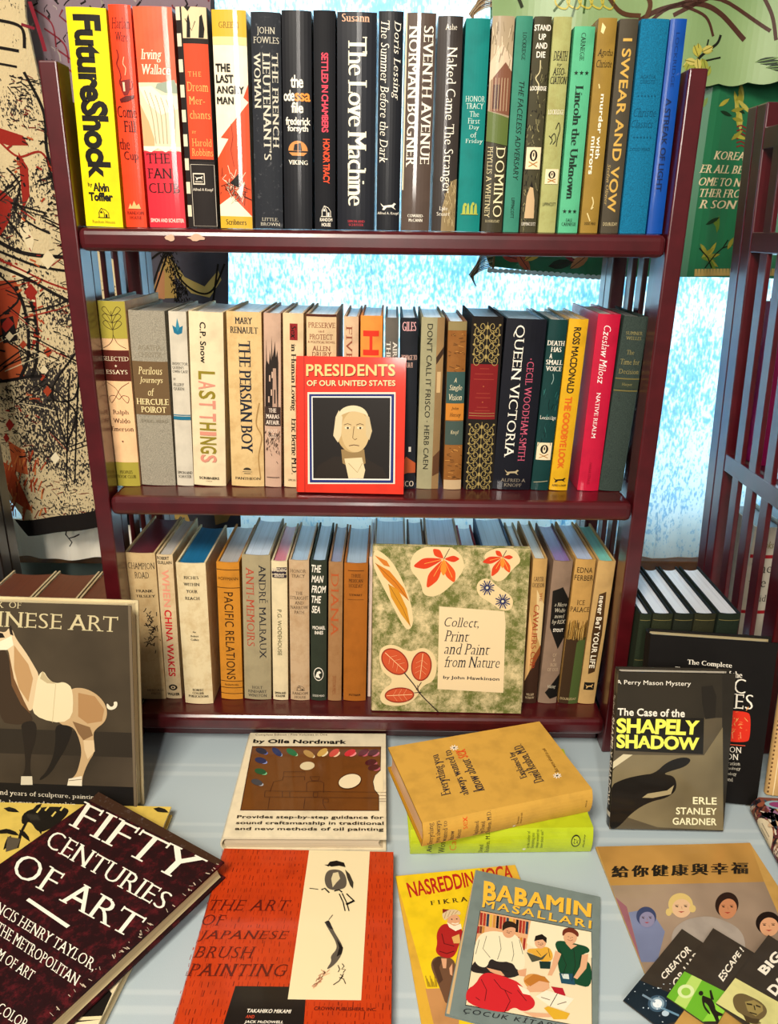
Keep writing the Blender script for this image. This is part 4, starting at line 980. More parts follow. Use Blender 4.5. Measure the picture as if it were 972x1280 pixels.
def s(a):
    G_ = 'a08c54'
    a.r(.04, .26, .92, .575, '7a1a1c'); a.l([(.06, .555), (.9, .555)], .5, G_); a.l([(.06, .54), (.9, .54)], .5, G_)
    for v, w in ((.285, .3), (.315, .6), (.345, .66), (.425, .44), (.45, .5), (.505, .36), (.525, .5)): a.l([(.48 - w / 2, v), (.48 + w / 2, v)], .8, '953a2c')
    a.star(.48, .385, .0012, 'b0603a'); a.star(.48, .475, .0012, 'b0603a')
    def spiral(cx, cy, r, sg, tw=1.5):
        a.l([(cx + sg * r * (1 - t / 16) * math.cos(t * tw * 6.283 / 16), cy + r * .27 * (1 - t / 16) * math.sin(t * tw * 6.283 / 16)) for t in range(15)], .75, G_, True)
    for v0, v1 in ((.03, .245), (.59, .99)):
        n = 4 if v1 - v0 < .3 else 7
        for k in range(n):
            v = v0 + (k + .5) * (v1 - v0) / n
            for sg in (-1, 1):
                spiral(.5 + sg * .17, v, .14, sg); spiral(.5 + sg * .31, v + (v1 - v0) / n * .4, .12, -sg); a.l([(.5, v), (.5 + sg * .2, v + .02), (.5 + sg * .38, v - .005)], .7, G_, True); a.e(.5 + sg * .4, v - .012, .04, .006, G_)
            a.e(.5, v, .05, .012, G_); a.l([(.5, v0), (.5, v1)], .5, G_)
mid_((580, 615, 588, 632), 396, '1d1814', 'thick black book with gold filigree and a dark red label', s, top='8fa0b4', fin='c')
def s(a):
    a.d('QUEEN VICTORIA', .20, .035, .47, .80, W_, 'r', -.02); a.d('CECIL WOODHAM-SMITH', .60, .235, .78, .82, 'c95a72', 'r'); a.star(.69, .22, .0012, 'c95a72')
    a.dog(.28, .872, .66, .91, 'b0a07c'); a.m(['ALFRED A', 'KNOPF'], .2, .93, .86, .98, '8a8070', 'r')
mid_((615, 663, 632.5, 685), 399, '12131c', 'thick blue black book with white and pink downward capitals', s, top='a9c4dc', fin='g')  # page top painted light blue with the window's reflection
def s(a):
    for q, x0, y0, x1 in (('DEATH', .02, .115, .96), ('HAS', .24, .15, .82), ('A', .2, .187, .36), ('SMALL', .06, .222, .96), ('VOICE', .08, .258, .94)): a.t(q, x0, y0, x1, y0 + .027, W_, 'R')
    a.l([(.5, .3), (.56, .33), (.48, .36)], .8, '8fa8a0', True); a.t('Lockridge', .06, .545, .96, .572, W_, 'r'); a.skull(.08, .705, .92, .81, 'e6d3ac', K_)
    for k in range(26): x, y = rnd.uniform(.05, .95), rnd.uniform(.38, .7); a.l([(x, y), (x + rnd.uniform(-.1, .1), y + .03)], .6, rnd.choice(['2c6a64', '08201f', '1c4a48']))
    a.l([(.1, .95), (.9, .94)], .8, 'b0a888')
mid_((663, 686.5, 686.5, 710.6), 400, '0f3836', 'dark green book with white stacked capitals and a pale skull box, on the middle shelf', s, fin='g')
def s(a):
    a.d('ROSS MACDONALD', .28, .045, .66, .415, K_, 'S', -.04); a.d('THE GOODBYE LOOK', .26, .435, .64, .865, 'd2641a', 'B', -.05); a.dog(.14, .918, .84, .95, K_); a.t('ALFRED A. KNOPF', .12, .962, .9, .975, K_, 'S')
mid_((686.5, 710, 711, 737), 399, 'd8a51a', 'yellow book with black then orange downward capitals', s, fin='g')
def s(a):
    a.d('Czeslaw Milosz', .30, .06, .62, .375, 'f2e6e0', 'i'); a.d('NATIVE REALM', .34, .425, .52, .685, 'f2e6e0', 'r', -.02); a.d('FARRAR STRAUS', .4, .83, .52, .96, '8a0f24', 's')
mid_((722, 749, 747, 777.6), 393, 'bd1638', 'crimson red book with white script, second from the right on the middle shelf', s, fin='g')
def s(a):
    C_ = '8a8050'
    a.m(['SUMNER', 'WELLES'], .16, .08, .84, .125, C_, 'r'); a.t('The', .3, .18, .6, .205, C_, 'r'); a.t('Time for', .1, .23, .9, .26, C_, 'r'); a.t('Decision', .1, .285, .92, .312, C_, 'r')
    a.r(0, .335, 1, .343, '6a6238'); a.r(0, .35, 1, .395, '333c30'); a.t('Harper', .3, .362, .72, .382, C_, 'r'); a.r(0, .402, 1, .41, '6a6238')
mid_((750, 777.6, 778.5, 813.7), 396, '37443e', 'faded dark green cloth book with dull gold lines, rightmost on the middle shelf', s, fin='c', tex='f', top='8a8c86')

# ------------------------------------------------------------------ books on the bottom shelf
def low_(px, y, base, label, spine, **kw): kw.setdefault('fin', 'm'); return shelf_book(2, px, y, base, label, spine, **kw)  # pale blue page tops have the bluish window light put into their colour
def s(a):
    a.m(['CHAMPION', 'ROAD'], .1, .06, .96, .16, '2c241c', 'r'); a.t('FRANK', .3, .235, .86, .252, '2c241c', 'R'); a.t('TILSLEY', .28, .27, .92, .285, '2c241c', 'R')
    for k in range(60): x, y = .72 + rnd.gauss(0, .12), .52 + rnd.gauss(0, .07); a.l([(x, y), (x + rnd.gauss(0, .08), y + rnd.gauss(0, .02))], .9, '1f1814')
    a.m(['HERITAGE', 'PRESS'], .4, .925, .96, .965, '4a3c2c', 'r')
low_((172, 206, 152, 195), 692, 'c6ab7c', 'tan book with maroon dyed page tops, leftmost on the bottom shelf', s, top='5a1c28', tex='a', dy=-.002)
def s(a):
    a.m(['ROBERT', 'GUILLAIN'], .04, .01, .92, .06, K_, 'S', 'l'); a.d('WHEN', .26, .095, .72, .345, 'e0957a', 'S'); a.d('CHINA WAKES', .26, .365, .72, .835, 'c8202a', 'S')
    a.e(.5, .915, .28, .022, K_); a.e(.5, .915, .16, .012, 'd8c096'); a.e(.5, .915, .07, .006, K_); a.t('WALKER', .1, .955, .9, .975, K_, 'B')
low_((206.7, 228, 195, 215), 694, 'd6be94', 'tan book with bold red downward capitals on the bottom shelf', s, top='c9c4bc', tex='a')
def s(a):
    for q, y, w in (('RICHES', .085, .5), ('WITHIN', .13, .54), ('YOUR', .178, .4), ('REACH', .225, .5)): a.t(q, .5 - w / 2, y, .5 + w / 2, y + .02, K_, 'R')
    a.t('By', .44, .465, .56, .477, K_, 'R'); a.t('Robert', .36, .492, .64, .506, K_, 'R'); a.t('Collier', .36, .517, .64, .531, K_, 'R'); a.m(['ROBERT', 'COLLIER', 'PUBLICATIONS'], .14, .885, .86, .95, K_, 'R')
low_((229.7, 267, 219, 256), 704.6, 'dfcda2', 'thick cream book with bright blue page tops standing slightly forward', s, top='1f6f9c', tex='a', dy=-.012)
def s(a):
    for v in (.05, .175, .86, .91, .955): a.l([(0, v), (1, v)], 1.0, '3a2410')
    a.t('HOFFMANN', .06, .1, .94, .122, '2a1a0c', 's'); a.d('PACIFIC RELATIONS', .30, .205, .70, .845, '2a1a0c', 's', .02); a.t('McGRAW-HILL', .2, .88, .84, .893, '2a1a0c', 's')
low_((276, 303.6, 269, 299), 703.5, 'c7842a', 'ochre orange book with ruled dark lines and thin downward capitals', s, top='b5b0aa')
def s(a):
    a.d('ANDR\u00c9 MALRAUX', .60, .06, .90, .70, '23242c', 'r'); a.d('ANTI-MEMOIRS', .14, .08, .42, .615, 'b04a34', 'r'); a.m(['HOLT', 'RINEHART', 'WINSTON'], .14, .9, .84, .98, '23242c', 'r')
low_((305, 339, 301, 338), 694.5, 'a39674', 'grey tan book with navy and rust columns of downward capitals', s, top='cfdcea')
def s(a):
    for k in range(14): a.r(rnd.uniform(.02, .8), .04 + (k // 5) * .025, rnd.uniform(.82, .98), .06 + (k // 5) * .025, '2c2430')
    a.m(['SOMETHING', 'SERIOUS'], .05, .043, .95, .105, 'd8c8b0', 'S'); a.d('P.G. WODEHOUSE', .36, .33, .62, .66, '6d6a4a', 's'); a.m(['SIMON AND', 'SCHUSTER'], .12, .935, .86, .975, K_, 'S')
low_((340.6, 360.5, 338, 359), 702, 'e0cfa6', 'slim cream book with pink page tops on the bottom shelf', s, top='d0707c')
def s(a):
    a.m(['HONOR', 'TRACY'], .06, .06, .86, .115, '4a3c2c', 'r'); a.m(['THE', 'STRAIGHT', 'AND', 'NARROW', 'PATH'], .04, .21, .96, .365, '4a3c2c', 'r')
    a.house(.3, .885, .76, .925, '3a2c20'); a.m(['RANDOM', 'HOUSE'], .1, .938, .92, .985, '4a3c2c', 'r')
low_((362, 387.5, 360.5, 386), 701, 'c2a682', 'foxed beige book with small stacked title lines and a house mark', s, top='a9c0d6', tex='a')
def s(a):
    a.m(['THE', 'MAN', 'FROM', 'THE', 'SEA'], .06, .03, .96, .36, W_, 'S/', 'l'); a.m(['MICHAEL', 'INNES'], .12, .45, .92, .51, W_, 'S')
    a.e(.5, .80, .32, .05, W_); a.e(.5, .80, .28, .044, '2a3026'); a.p([(.3, .82), (.4, .785), (.56, .775), (.68, .79), (.5, .8), (.62, .83), (.4, .825)], W_); a.t('DODD MEAD', .12, .955, .88, .97, W_, 's')
low_((388, 408, 387, 409), 701, '2f362a', 'dark green grey book with white slanted block title', s, top='a9c0d6')
def s(a):
    a.d('DIANA', .18, .07, .72, .52, 'b0562c', 'r'); a.d('DUTTON PRESS', .34, .81, .58, .95, '8a4a24', 'r')
low_((409, 427, 410, 429), 703, 'a1784e', 'slim light brown book with faded rust capitals', s, top='8a88a4', tex='a')
def s(a):
    a.l([(.16, .05), (.84, .05)], .8, '3a200c'); a.m(['THREE', 'MEXICAN', 'HOLIDAY'], .2, .072, .8, .165, '3a200c', 'r'); a.t('STEWART', .22, .21, .78, .224, '3a200c', 'R'); a.l([(.16, .25), (.84, .25)], .4, '3a200c'); a.t('PUTNAM', .24, .945, .76, .96, '3a200c', 'R')
low_((428, 457.7, 429.6, 460), 704.6, 'a5611f', 'burnt orange book with tiny dark lines near its head, left of the leaf print book', s, top='a8b8c8')
low_((458.5, 463.5, 461, 466), 696, 'e0c8b8', 'very thin pale pink book beside left edge of the leaf print book', None, top='c8d4dc', bd=.0008, dy=.012)
for px, y, base, top, lab in (((468, 507, 466, 508), 694, 'b9a78a', 'dbe8f0', 'widest of the books hidden behind the leaf print book, white page top'), ((509, 531, 510, 532), 696, '7a6a58', 'cdd9e2', 'narrow book with grey white page top behind the leaf print book'),
                              ((533, 574, 533, 577), 692, 'c9b08c', 'e2e6f2', 'book with window-tinted lilac page top behind middle of the leaf print book'), ((577, 598, 579, 601), 704, 'a02c34', 'dfe6ee', 'red bound book just visible behind the leaf print book'),
                              ((602, 638, 603, 642), 692, '4c6a8a', 'c4dae8', 'blue bound book behind right part of the leaf print book')):
    low_(px, y, base, lab, None, top=top, dy=.012)  # top: white leaves, coloured with the cool tint of the window
low_((641, 653, 646, 662), 701, 'd9c49a', 'slim pale book just right of the leaf print book', None, top='d8e2e8')
def s(a):
    a.p([(0, .35), (.4, .5), (.2, .9), (0, .92)], 'e0b070'); a.p([(.4, .2), (1, .3), (1, .6), (.6, .5)], 'dcc28c'); a.p([(0, .84), (.5, .72), (1, .62), (1, 1), (0, 1)], '3a2418'); a.p([(.5, .66), (1, .58), (1, .64), (.4, .76)], '8a4a24')
    a.m(['CARTER', 'DICKSON'], .06, .115, .9, .185, '3a2a1c', 'r'); a.d('THE', .62, .22, .8, .28, '9c3a20', 'r'); a.d('CAVALIERS CUP', .28, .30, .66, .74, 'a03a1c', 'r', -.02); a.m(['WILLIAM', 'MORROW'], .14, .925, .8, .965, 'd0b890', 'r')
low_((655, 669, 664, 687), 699, 'c29a5c', 'mottled tan book with dark foot and rust downward capitals', s, top='cfd2c8')
def s(a):
    a.p([(.12, .2), (.62, .17), (1, .25), (1, .52), (.72, .60), (.18, .45)], '16130f'); a.p([(.3, .92), (1, .78), (1, .95), (.6, .965)], '16130f')
    a.m(['a Nero', 'Wolfe', 'novel', 'by REX'], .26, .275, .96, .43, 'c8bfa8', 'i'); a.t('STOUT', .36, .455, .9, .478, W_, 'S'); a.m(['OF', 'A', 'BOX', 'OF OUR'], .3, .63, .9, .76, 'c0a888', 'r'); a.t('Viking', .4, .86, .86, .89, 'c8bfa8', 'i')
low_((674, 694.6, 689.5, 719), 702, '8c7460', 'taupe book with black angular patches and purple page tops', s, top='8d6ca8')
def s(a):
    a.r(0, .50, 1, 1, '3c2a18'); a.p([(.55, .56), (1, .48), (1, 1), (.5, 1)], '4a5a2c'); a.p([(0, .44), (.3, .40), (.6, .46), (1, .41), (1, .52), (0, .54)], '9a7434')
    for k in range(40): x = rnd.uniform(0, 1); a.l([(x, .54), (x + rnd.uniform(-.05, .05), .4 + rnd.uniform(0, .08))], .7, rnd.choice(['6a4a1c', 'd0a85c', '3a2a14']))
    a.m(['EDNA', 'FERBER'], .04, .05, .96, .135, '2a1c10', 's'); a.m(['ICE', 'PALACE'], .02, .265, .98, .345, '2a1c10', 'r'); a.t('DOUBLEDAY', .06, .955, .9, .972, 'c9b080', 's')
low_((698, 722.7, 719, 746), 700, 'c09552', 'golden tan book darkening to brown and green at its foot', s, top='bccbe6')
def s(a):
    a.p([(.3, .22), (.7, .2), (.82, .5), (.72, .76), (.34, .78), (.22, .5)], '4a3218', 'b'); a.d('never BeT YOUR LIFE', .34, .23, .66, .735, 'f0e6cc', 'S', .02)
    a.r(.2, .84, .82, .895, K_); a.dog(.27, .85, .75, .885, 'c9a468')
low_((722.7, 744, 747, 771), 702, 'c09c62', 'tan book with turquoise page tops, rightmost on the bottom shelf', s, top='7cc9b8')
# ---- upright picture books on the shelves
M, Wd, Hs = standing((369.5, 615), (504, 618), (438, 446), Z_SHELF[1], .012, 8)
def f(a):
    a.org(360, 360, 3.471)
    a.l([(.085, 0), (.085, 1)], 1.2, 'b02412')
    a.B('PRESIDENTS', 81, 333, 467, 386, '7a160c', 'S'); a.B('PRESIDENTS', 78, 330, 464, 382, 'f2c27c', 'S'); a.B('OF OUR UNITED STATES', 83, 402, 467, 428, '7a160c', 'S'); a.B('OF OUR UNITED STATES', 81, 400, 465, 425, 'f2d29c', 'S')
    for (q, c_) in (((84, 452, 466, 452, 463, 850, 86, 850), 'f2d8c0'), ((91, 460, 460, 460, 456, 846, 94, 844), '1c2a6a'), ((101, 470, 448, 470, 444, 834, 104, 832), 'e8e2d8'), ((106, 475, 443, 476, 439, 828, 109, 826), '1b1510')):
        a.P([q[0:2], q[2:4], q[4:6], q[6:8]], c_)
    # plain stand-in portrait: an old man in a dark coat with white hair and neckcloth
    a.P([(112, 826), (130, 770), (200, 730), (330, 735), (410, 780), (430, 826)], '241b13'); a.P([(230, 700), (330, 700), (336, 760), (290, 790), (236, 760)], '8f7448')
    a.P([(244, 740), (320, 735), (334, 790), (326, 826), (262, 826)], 'd8c49a'); a.L([(262, 760), (300, 800), (322, 760)], .7, '9a8458')
    a.E(282, 615, 74, 100, 'b89a66'); a.E(292, 622, 62, 92, 'c9ae7c'); a.P([(206, 560), (220, 530), (236, 560), (230, 640), (216, 670), (196, 640)], 'd2c09a'); a.P([(336, 545), (352, 560), (364, 620), (352, 660), (338, 640)], 'c4b086')
    a.P([(214, 560), (230, 522), (280, 506), (330, 520), (352, 560), (330, 545), (280, 532), (236, 548)], 'd8c8a2')
    for x in (258, 312): a.E(x, 606, 13, 6, 'e2d0a8'); a.E(x + 1, 607, 5, 5, '2a2016'); a.L([(x - 16, 594), (x, 588), (x + 16, 594)], .8, '6a5030')
    a.L([(286, 600), (280, 650), (290, 658), (298, 652)], .8, '7a5f38'); a.L([(264, 684), (286, 680), (308, 684)], .9, '5f3f28')
book('picture_book', M, .012, Hs, Wd, 'd9301b', 'red picture book with framed old portrait standing in front of the middle shelf books', group=None, fin='g', tex='w', pages='e2d6bc', front=f, c=.003)

M, Wd, Hs = standing((463.4, 888), (650.7, 892), (563, 684), Z_SHELF[2], .011, 6.5)
def f(a):
    a.org(440, 620, 2.777); C_ = 'dfc795'
    for pts in ([(195, 250), (215, 190), (280, 170), (340, 172), (385, 210), (390, 260), (330, 325), (290, 350), (245, 345), (240, 300)], [(450, 205), (500, 178), (560, 180), (590, 225), (560, 250), (520, 300), (480, 290), (480, 240)],
                [(430, 300), (470, 280), (510, 320), (560, 350), (555, 395), (520, 400), (480, 370), (435, 345)], [(72, 190), (100, 190), (150, 240), (200, 350), (215, 440), (195, 470), (170, 440), (110, 320), (74, 250)],
                [(90, 530), (140, 510), (200, 545), (250, 520), (295, 560), (290, 640), (240, 660), (225, 700), (180, 730), (100, 725), (95, 680), (150, 640), (100, 610)]): a.P(pts, C_)
    a.P([(302, 383), (528, 400), (532, 440), (524, 683), (296, 670)], 'e4cca0')
    for i, (q, x1) in enumerate((('Collect,', 440), ('Print', 408), ('and Paint', 480), ('from Nature', 513))): a.Q(q, (322, 420 + i * 45), (x1, 424 + i * 45), (x1 - 2, 462 + i * 45), (319, 458 + i * 45), '23252c', 'i')
    a.Q('by John Hawkinson', (316, 623), (511, 629), (510, 645), (315, 637), '23252c', 'S')
    def petal(x, y, ang, L_, w, c_): a.P([(x, y)] + [(x + L_ * t * math.cos(ang) - w * g * math.sin(ang), y + L_ * t * math.sin(ang) + w * g * math.cos(ang)) for t, g in ((.3, .6), (.6, 1), (.8, .6), (1, 0), (.8, -.6), (.6, -1), (.3, -.6))], c_)
    for x, y, k in ((318, 218, 1.0), (522, 212, .66)):
        for ang, L_, w, c_ in ((2.9, 112, 20, 'cf3a1c'), (2.1, 120, 20, 'd2421c'), (1.15, 92, 19, 'd8501c'), (.0, 56, 12, 'cf3a1c'), (-2.4, 52, 14, 'd2421c'), (1.6, 60, 12, 'e0882a')): petal(x, y, ang, L_ * k, w * k, c_)
        for ang in (2.9, 2.1, 1.15): a.L([(x, y), (x + 70 * k * math.cos(ang), y + 70 * k * math.sin(ang))], .6, 'f0b050')
        a.L([(x, y), (x + 20 * k, y - 36 * k)], .8, '3a1a14')
    for pts, c_ in (([(78, 205), (120, 225), (132, 246), (110, 240)], 'c9762a'), ([(80, 232), (130, 260), (180, 320), (196, 362), (160, 330), (110, 280)], 'c9781f'), ([(125, 305), (160, 325), (190, 390), (202, 452), (170, 410), (135, 350)], 'c98a22')): a.P(pts, c_)
    a.L([(80, 232), (150, 300), (196, 362)], .7, '8a4a18'); a.L([(126, 305), (176, 390), (202, 452)], .7, '8a5a18')
    for x, y in ((468, 318), (522, 365)):
        for k in range(16): an = k * math.pi / 8; r_ = 27 if k % 2 else 22; a.L([(x + 5 * math.cos(an), y + 5 * math.sin(an)), (x + r_ * math.cos(an), y + r_ * math.sin(an))], 1.6 if k % 2 else 1.0, '252e5c')
        a.E(x, y, 4, 4, 'd8d0b0')
    for x, y, rx, ry, ro in ((148, 574, 54, 40, .75), (240, 590, 36, 52, .12), (164, 690, 52, 27, -.05)):
        a.E(x, y, rx, ry, '8a2c1c', ro); a.E(x, y, rx - 4, ry - 4, 'c2502c', ro); co, si = math.cos(ro), math.sin(ro)
        ax = (rx * .85 * co, rx * .85 * si) if rx > ry else (-ry * .85 * si, ry * .85 * co)
        a.L([(x - ax[0], y - ax[1]), (x + ax[0], y + ax[1])], .8, 'ecc490')
        for t in (-.5, -.1, .3):
            for sg in (-1, 1): px_, py_ = x + ax[0] * t, y + ax[1] * t; a.L([(px_, py_), (px_ + ax[0] * .3 - sg * ax[1] * .45, py_ + ax[1] * .3 + sg * ax[0] * .45)], .35, 'e2a878')
    a.L([(180, 612), (215, 655), (240, 690), (300, 750)], 1.5, '2a1a1c', True); a.L([(240, 645), (222, 672)], 1.0, '2a1a1c'); a.L([(215, 682), (240, 680)], 1.0, '2a1a1c'); a.L([(226, 655), (232, 684)], .8, '2a1a1c')
book('picture_book', M, .011, Hs, Wd, 'd8c493', 'green speckled cream picture book with orange maple leaves in front of the bottom shelf books', fin='m', tex='o', pages='e6dcc8', front=f, c=.002, board='cdbb8c')

# ---- standing on the table
M, Wd, Hs = standing((-53, 1010), (171.5, 1018), (60, 754), TABLE, .026, 12)
def f(a):
    a.org(0, 640, 3.368); T_ = 'c2b48a'
    a.r(0, .60, 1, 1, '2c251c'); a.r(0, .72, 1, .865, '4a3f31', 'b'); a.r(0, .865, 1, 1, '14110f')
    a.Q('OF', (40, 377), (90, 379), (89, 406), (38, 403), T_, 'r'); a.Q('BOOK', (-95, 372), (18, 376), (16, 403), (-97, 399), T_, 'r'); a.Q('CHINESE ART', (-158, 410), (498, 440), (494, 505), (-162, 474), T_, 'r')
    a.P([(232, 890), (305, 900), (300, 940), (275, 1000), (250, 1040), (215, 1100), (170, 1132), (165, 1122), (195, 1095), (225, 1030), (235, 960)], '1c1712')
    a.P([(-10, 570), (34, 585), (44, 700), (84, 780), (132, 850), (140, 885), (70, 897), (-10, 880)], '3a2c1e'); a.P([(88, 885), (155, 875), (152, 960), (132, 1010), (126, 1085), (138, 1120), (136, 1148), (88, 1146), (94, 1112), (108, 1080), (104, 1000), (94, 930)], '231c15')
    a.P([(90, 1112), (136, 1112), (138, 1148), (88, 1148)], 'c4bba4'); a.P([(-10, 500), (24, 508), (40, 484), (56, 500), (66, 530), (110, 590), (146, 650), (168, 690), (150, 780), (132, 850), (96, 800), (52, 720), (40, 600), (30, 570), (0, 582), (-10, 580)], 'cfb68e')
    a.P([(60, 560), (120, 640), (140, 700), (120, 800), (80, 740), (60, 660)], 'b08a5c'); a.P([(36, 580), (60, 700), (100, 790), (130, 850), (90, 810), (50, 730)], '6a4a2c'); a.P([(-10, 505), (12, 510), (22, 528), (0, 530)], '1f1811'); a.P([(0, 545), (50, 520), (58, 560), (30, 580), (0, 580)], 'e6d8b8'); a.P([(38, 484), (46, 476), (58, 520), (44, 515)], '2a2018')
    a.P([(296, 742), (350, 738), (404, 762), (442, 802), (454, 845), (442, 885), (404, 912), (392, 935), (402, 1008), (372, 1052), (348, 1112), (346, 1150), (284, 1147), (290, 1130), (320, 1108), (336, 1060), (346, 1004), (330, 940), (306, 900), (240, 892), (250, 800)], 'b89a70')
    a.P([(330, 760), (400, 775), (440, 830), (430, 880), (370, 890), (330, 860)], 'a37c50'); a.P([(306, 880), (380, 905), (392, 940), (352, 960), (330, 930)], '7a5c3c'); a.P([(352, 960), (396, 960), (400, 1006), (370, 1040), (356, 1000)], 'cdb48c'); a.P([(290, 1122), (346, 1110), (346, 1152), (284, 1150)], 'd8cdb4'); a.L([(290, 1130), (345, 1124)], .8, '6a5a44')
    a.P([(160, 690), (184, 664), (204, 702), (236, 722), (274, 712), (312, 746), (304, 898), (132, 862), (148, 770)], 'd9c9a2'); a.P([(180, 668), (204, 702), (236, 722), (200, 720), (170, 700)], 'b5a37c'); a.L([(236, 722), (222, 885)], .6, 'b5a37c')
    a.P([(450, 800), (468, 822), (482, 812), (478, 798), (496, 796), (494, 822), (470, 834), (450, 826)], 'dccfb4')
    a.Q('thousand years of sculpture, painting,', (-90, 1162), (420, 1192), (420, 1214), (-90, 1190), 'd6cdb8', 'r'); a.Q('textile, lacquer and porcelain', (-60, 1206), (320, 1222), (320, 1244), (-60, 1234), 'd6cdb8', 'r')
    a.r(.985, 0, 1, .96, '6a5c48')
book('art_book', M, .026, Hs, Wd, '4a3f2f', 'large brown art book with a pale ceramic horse on its cover standing at the left', fin='m', tex='b', pages='e0cfa4', front=f, c=.003, board='d9c89c')

M, Wd, Hs = standing((790, 993), (945, 1007), (882, 798), TABLE, .024, 9)
def f(a):
    a.org(720, 780, 2.56)
    a.Q('The Complete', (356, 113), (498, 125), (497, 145), (355, 133), W_, 'R'); a.Q('Illustrated Book of the', (316, 136), (531, 153), (530, 173), (315, 155), W_, 'R')
    a.Q('PSYCHIC', (300, 160), (543, 176), (540, 224), (298, 208), W_, 'r'); a.Q('SCIENCES', (282, 208), (567, 226), (563, 274), (280, 256), W_, 'r')
    p = [(478, 276), (545, 280), (558, 292), (555, 365), (545, 378), (482, 376), (470, 364), (470, 290)]; a.P(p, 'd8301c')
    for k in range(26): x, y = 514 + rnd.gauss(0, 17), 318 + rnd.gauss(0, 16); a.L([(x, y), (x + rnd.uniform(-8, 8), y + rnd.uniform(-8, 8)), (x + rnd.uniform(-8, 8), y + rnd.uniform(-2, 8))], .9, rnd.choice(['e8a05a', 'e86a3a']))
    a.L([(498, 345), (500, 366)], 1, 'e8845a'); a.L([(524, 345), (526, 366)], 1, 'e8845a'); a.L([(478, 384), (540, 389)], 1.0, 'e0563a')
    a.Q('GIBSON', (440, 388), (528, 394), (527, 412), (440, 406), W_, 'r'); a.Q('GIBSON', (430, 410), (518, 416), (517, 434), (430, 428), W_, 'r')
    for i, (q, x1) in enumerate((('Illustration', 523), ('Graphology', 525), ('numerology', 512), ('and', 500))): a.Q(q, (452 if i < 3 else 480, 437 + i * 17), (x1, 440 + i * 17), (x1, 452 + i * 17), (452 if i < 3 else 480, 449 + i * 17), 'c9c2b0', 'r')
book('hardback_book', M, .024, Hs, Wd, '120f0d', 'large black book with a rounded red emblem, half hidden behind the book with yellow capitals', fin='m', tex='w', pages='dcc796', front=f, c=.003, group='books standing on the table')

M, Wd, Hs = standing((761, 1036), (903.5, 1039), (831.5, 841), TABLE, .020, 12)
def f(a):
    a.org(720, 780, 2.56)
    a.P([(104, 210), (465, 205), (470, 660), (102, 655)], '5f5440', 'b'); a.P([(104, 150), (466, 160), (467, 300), (105, 300)], '322c22', 'b')
    a.P([(104, 470), (160, 418), (408, 420), (468, 330), (470, 660), (260, 650), (102, 600)], '8b7d5c', 'b'); a.P([(104, 462), (180, 418), (150, 416), (104, 440)], 'd0c4a0')
    a.P([(400, 200), (435, 196), (448, 230), (444, 300), (412, 304), (402, 250)], '241f18')
    a.P([(102, 520), (150, 495), (210, 482), (250, 478), (290, 440), (340, 424), (370, 432), (350, 456), (300, 470), (276, 480), (316, 486), (322, 530), (290, 556), (235, 568), (180, 600), (130, 655), (102, 655)], '17130f'); a.P([(210, 555), (228, 542), (290, 532), (312, 515), (302, 544), (244, 556)], 'a3946e')
    a.P([(126, 300), (408, 300), (405, 416), (124, 404)], '1c1813')
    a.Q('A Perry Mason Mystery', (128, 178), (366, 183), (365, 202), (128, 196), W_, 's'); a.Q('The Case of the', (132, 268), (347, 272), (346, 298), (131, 292), W_, 'S'); a.Q('SHAPELY', (128, 300), (395, 305), (389, 357), (128, 348), 'eceb5c', 'B', -.03); a.Q('SHADOW', (128, 351), (393, 360), (390, 405), (128, 396), 'eceb5c', 'B', -.03)
    for i, (q, x0) in enumerate((('ERLE', 372), ('STANLEY', 318), ('GARDNER', 307))): a.Q(q, (x0, 552 + i * 33), (448, 554 + i * 33), (448, 577 + i * 33), (x0, 575 + i * 33), 'f0eac0', 'S')
def sp(a):
    a.r(0, .02, 1, .14, '4a4232', 'b'); a.d('The Case of', .35, .16, .65, .28, W_, 's'); a.d('SHAPELY SHADOW', .28, .3, .74, .86, W_, 'S'); a.r(.1, .9, .9, .93, 'd0c8b0')
book('hardback_book', M, .020, Hs, Wd, '2a251d', 'dark mystery novel with bright yellow title capitals standing at the right on the table', fin='g', tex='w', pages='e6dcc8', front=f, spine=sp, c=.002, group='books standing on the table')

M, Wd, Hs = standing((956, 993), (1060, 1006), (1022, 816), TABLE, .012, 9)
def f(a):
    for k in range(34): a.r(.015, .01 + k * .029, .035, .024 + k * .029, '6a4a2c')
    a.l([(.09, 0), (.09, 1)], 1.4, 'f0d8a8'); a.p([(.16, .40), (.22, .38), (.3, .42), (.2, .45)], '8a1c24')
book('stitched_notebook', M, .012, Hs, Wd, 'd2ab70', 'tan stitched book standing against the bookcase at right edge', fin='m', tex='w', pages='e6dcc8', front=f, c=.002)

# five dark green spined books in a row between the bookcases
for i, (l, r_) in enumerate(((786, 815), (816.5, 842), (843.5, 868), (869, 896), (898.6, 927))):
    Y = .890; xl, xr = at_y(l, 768, Y).x, at_y(r_, 768, Y).x; H = at_y((l + r_) / 2, 768, Y).z - TABLE; xl = max(xl, .3255)
    def sp(a):
        for v in (.04, .30): a.l([(.04, v), (.96, v)], .6, '8a7c48')
    book('hardback_book', Matrix.Translation(((xl + xr) / 2, Y, TABLE + .0004)), xr - xl - .0008, H, .150, ('26301f', '2e331f', '23281c', '30301c', '1f2a1d')[i],
         ('leftmost of the five dark green books standing behind the black book', 'second from left of the five dark green books behind the black book', 'middle one of the five dark green books behind the black book',
          'second from right of the five dark green books behind the black book', 'rightmost of the five dark green books, beside the slatted side of the right bookcase')[i], group='dark green set between the bookcases', fin='c', tex='f', pages='d9dade', spine=sp, board='1a2226')
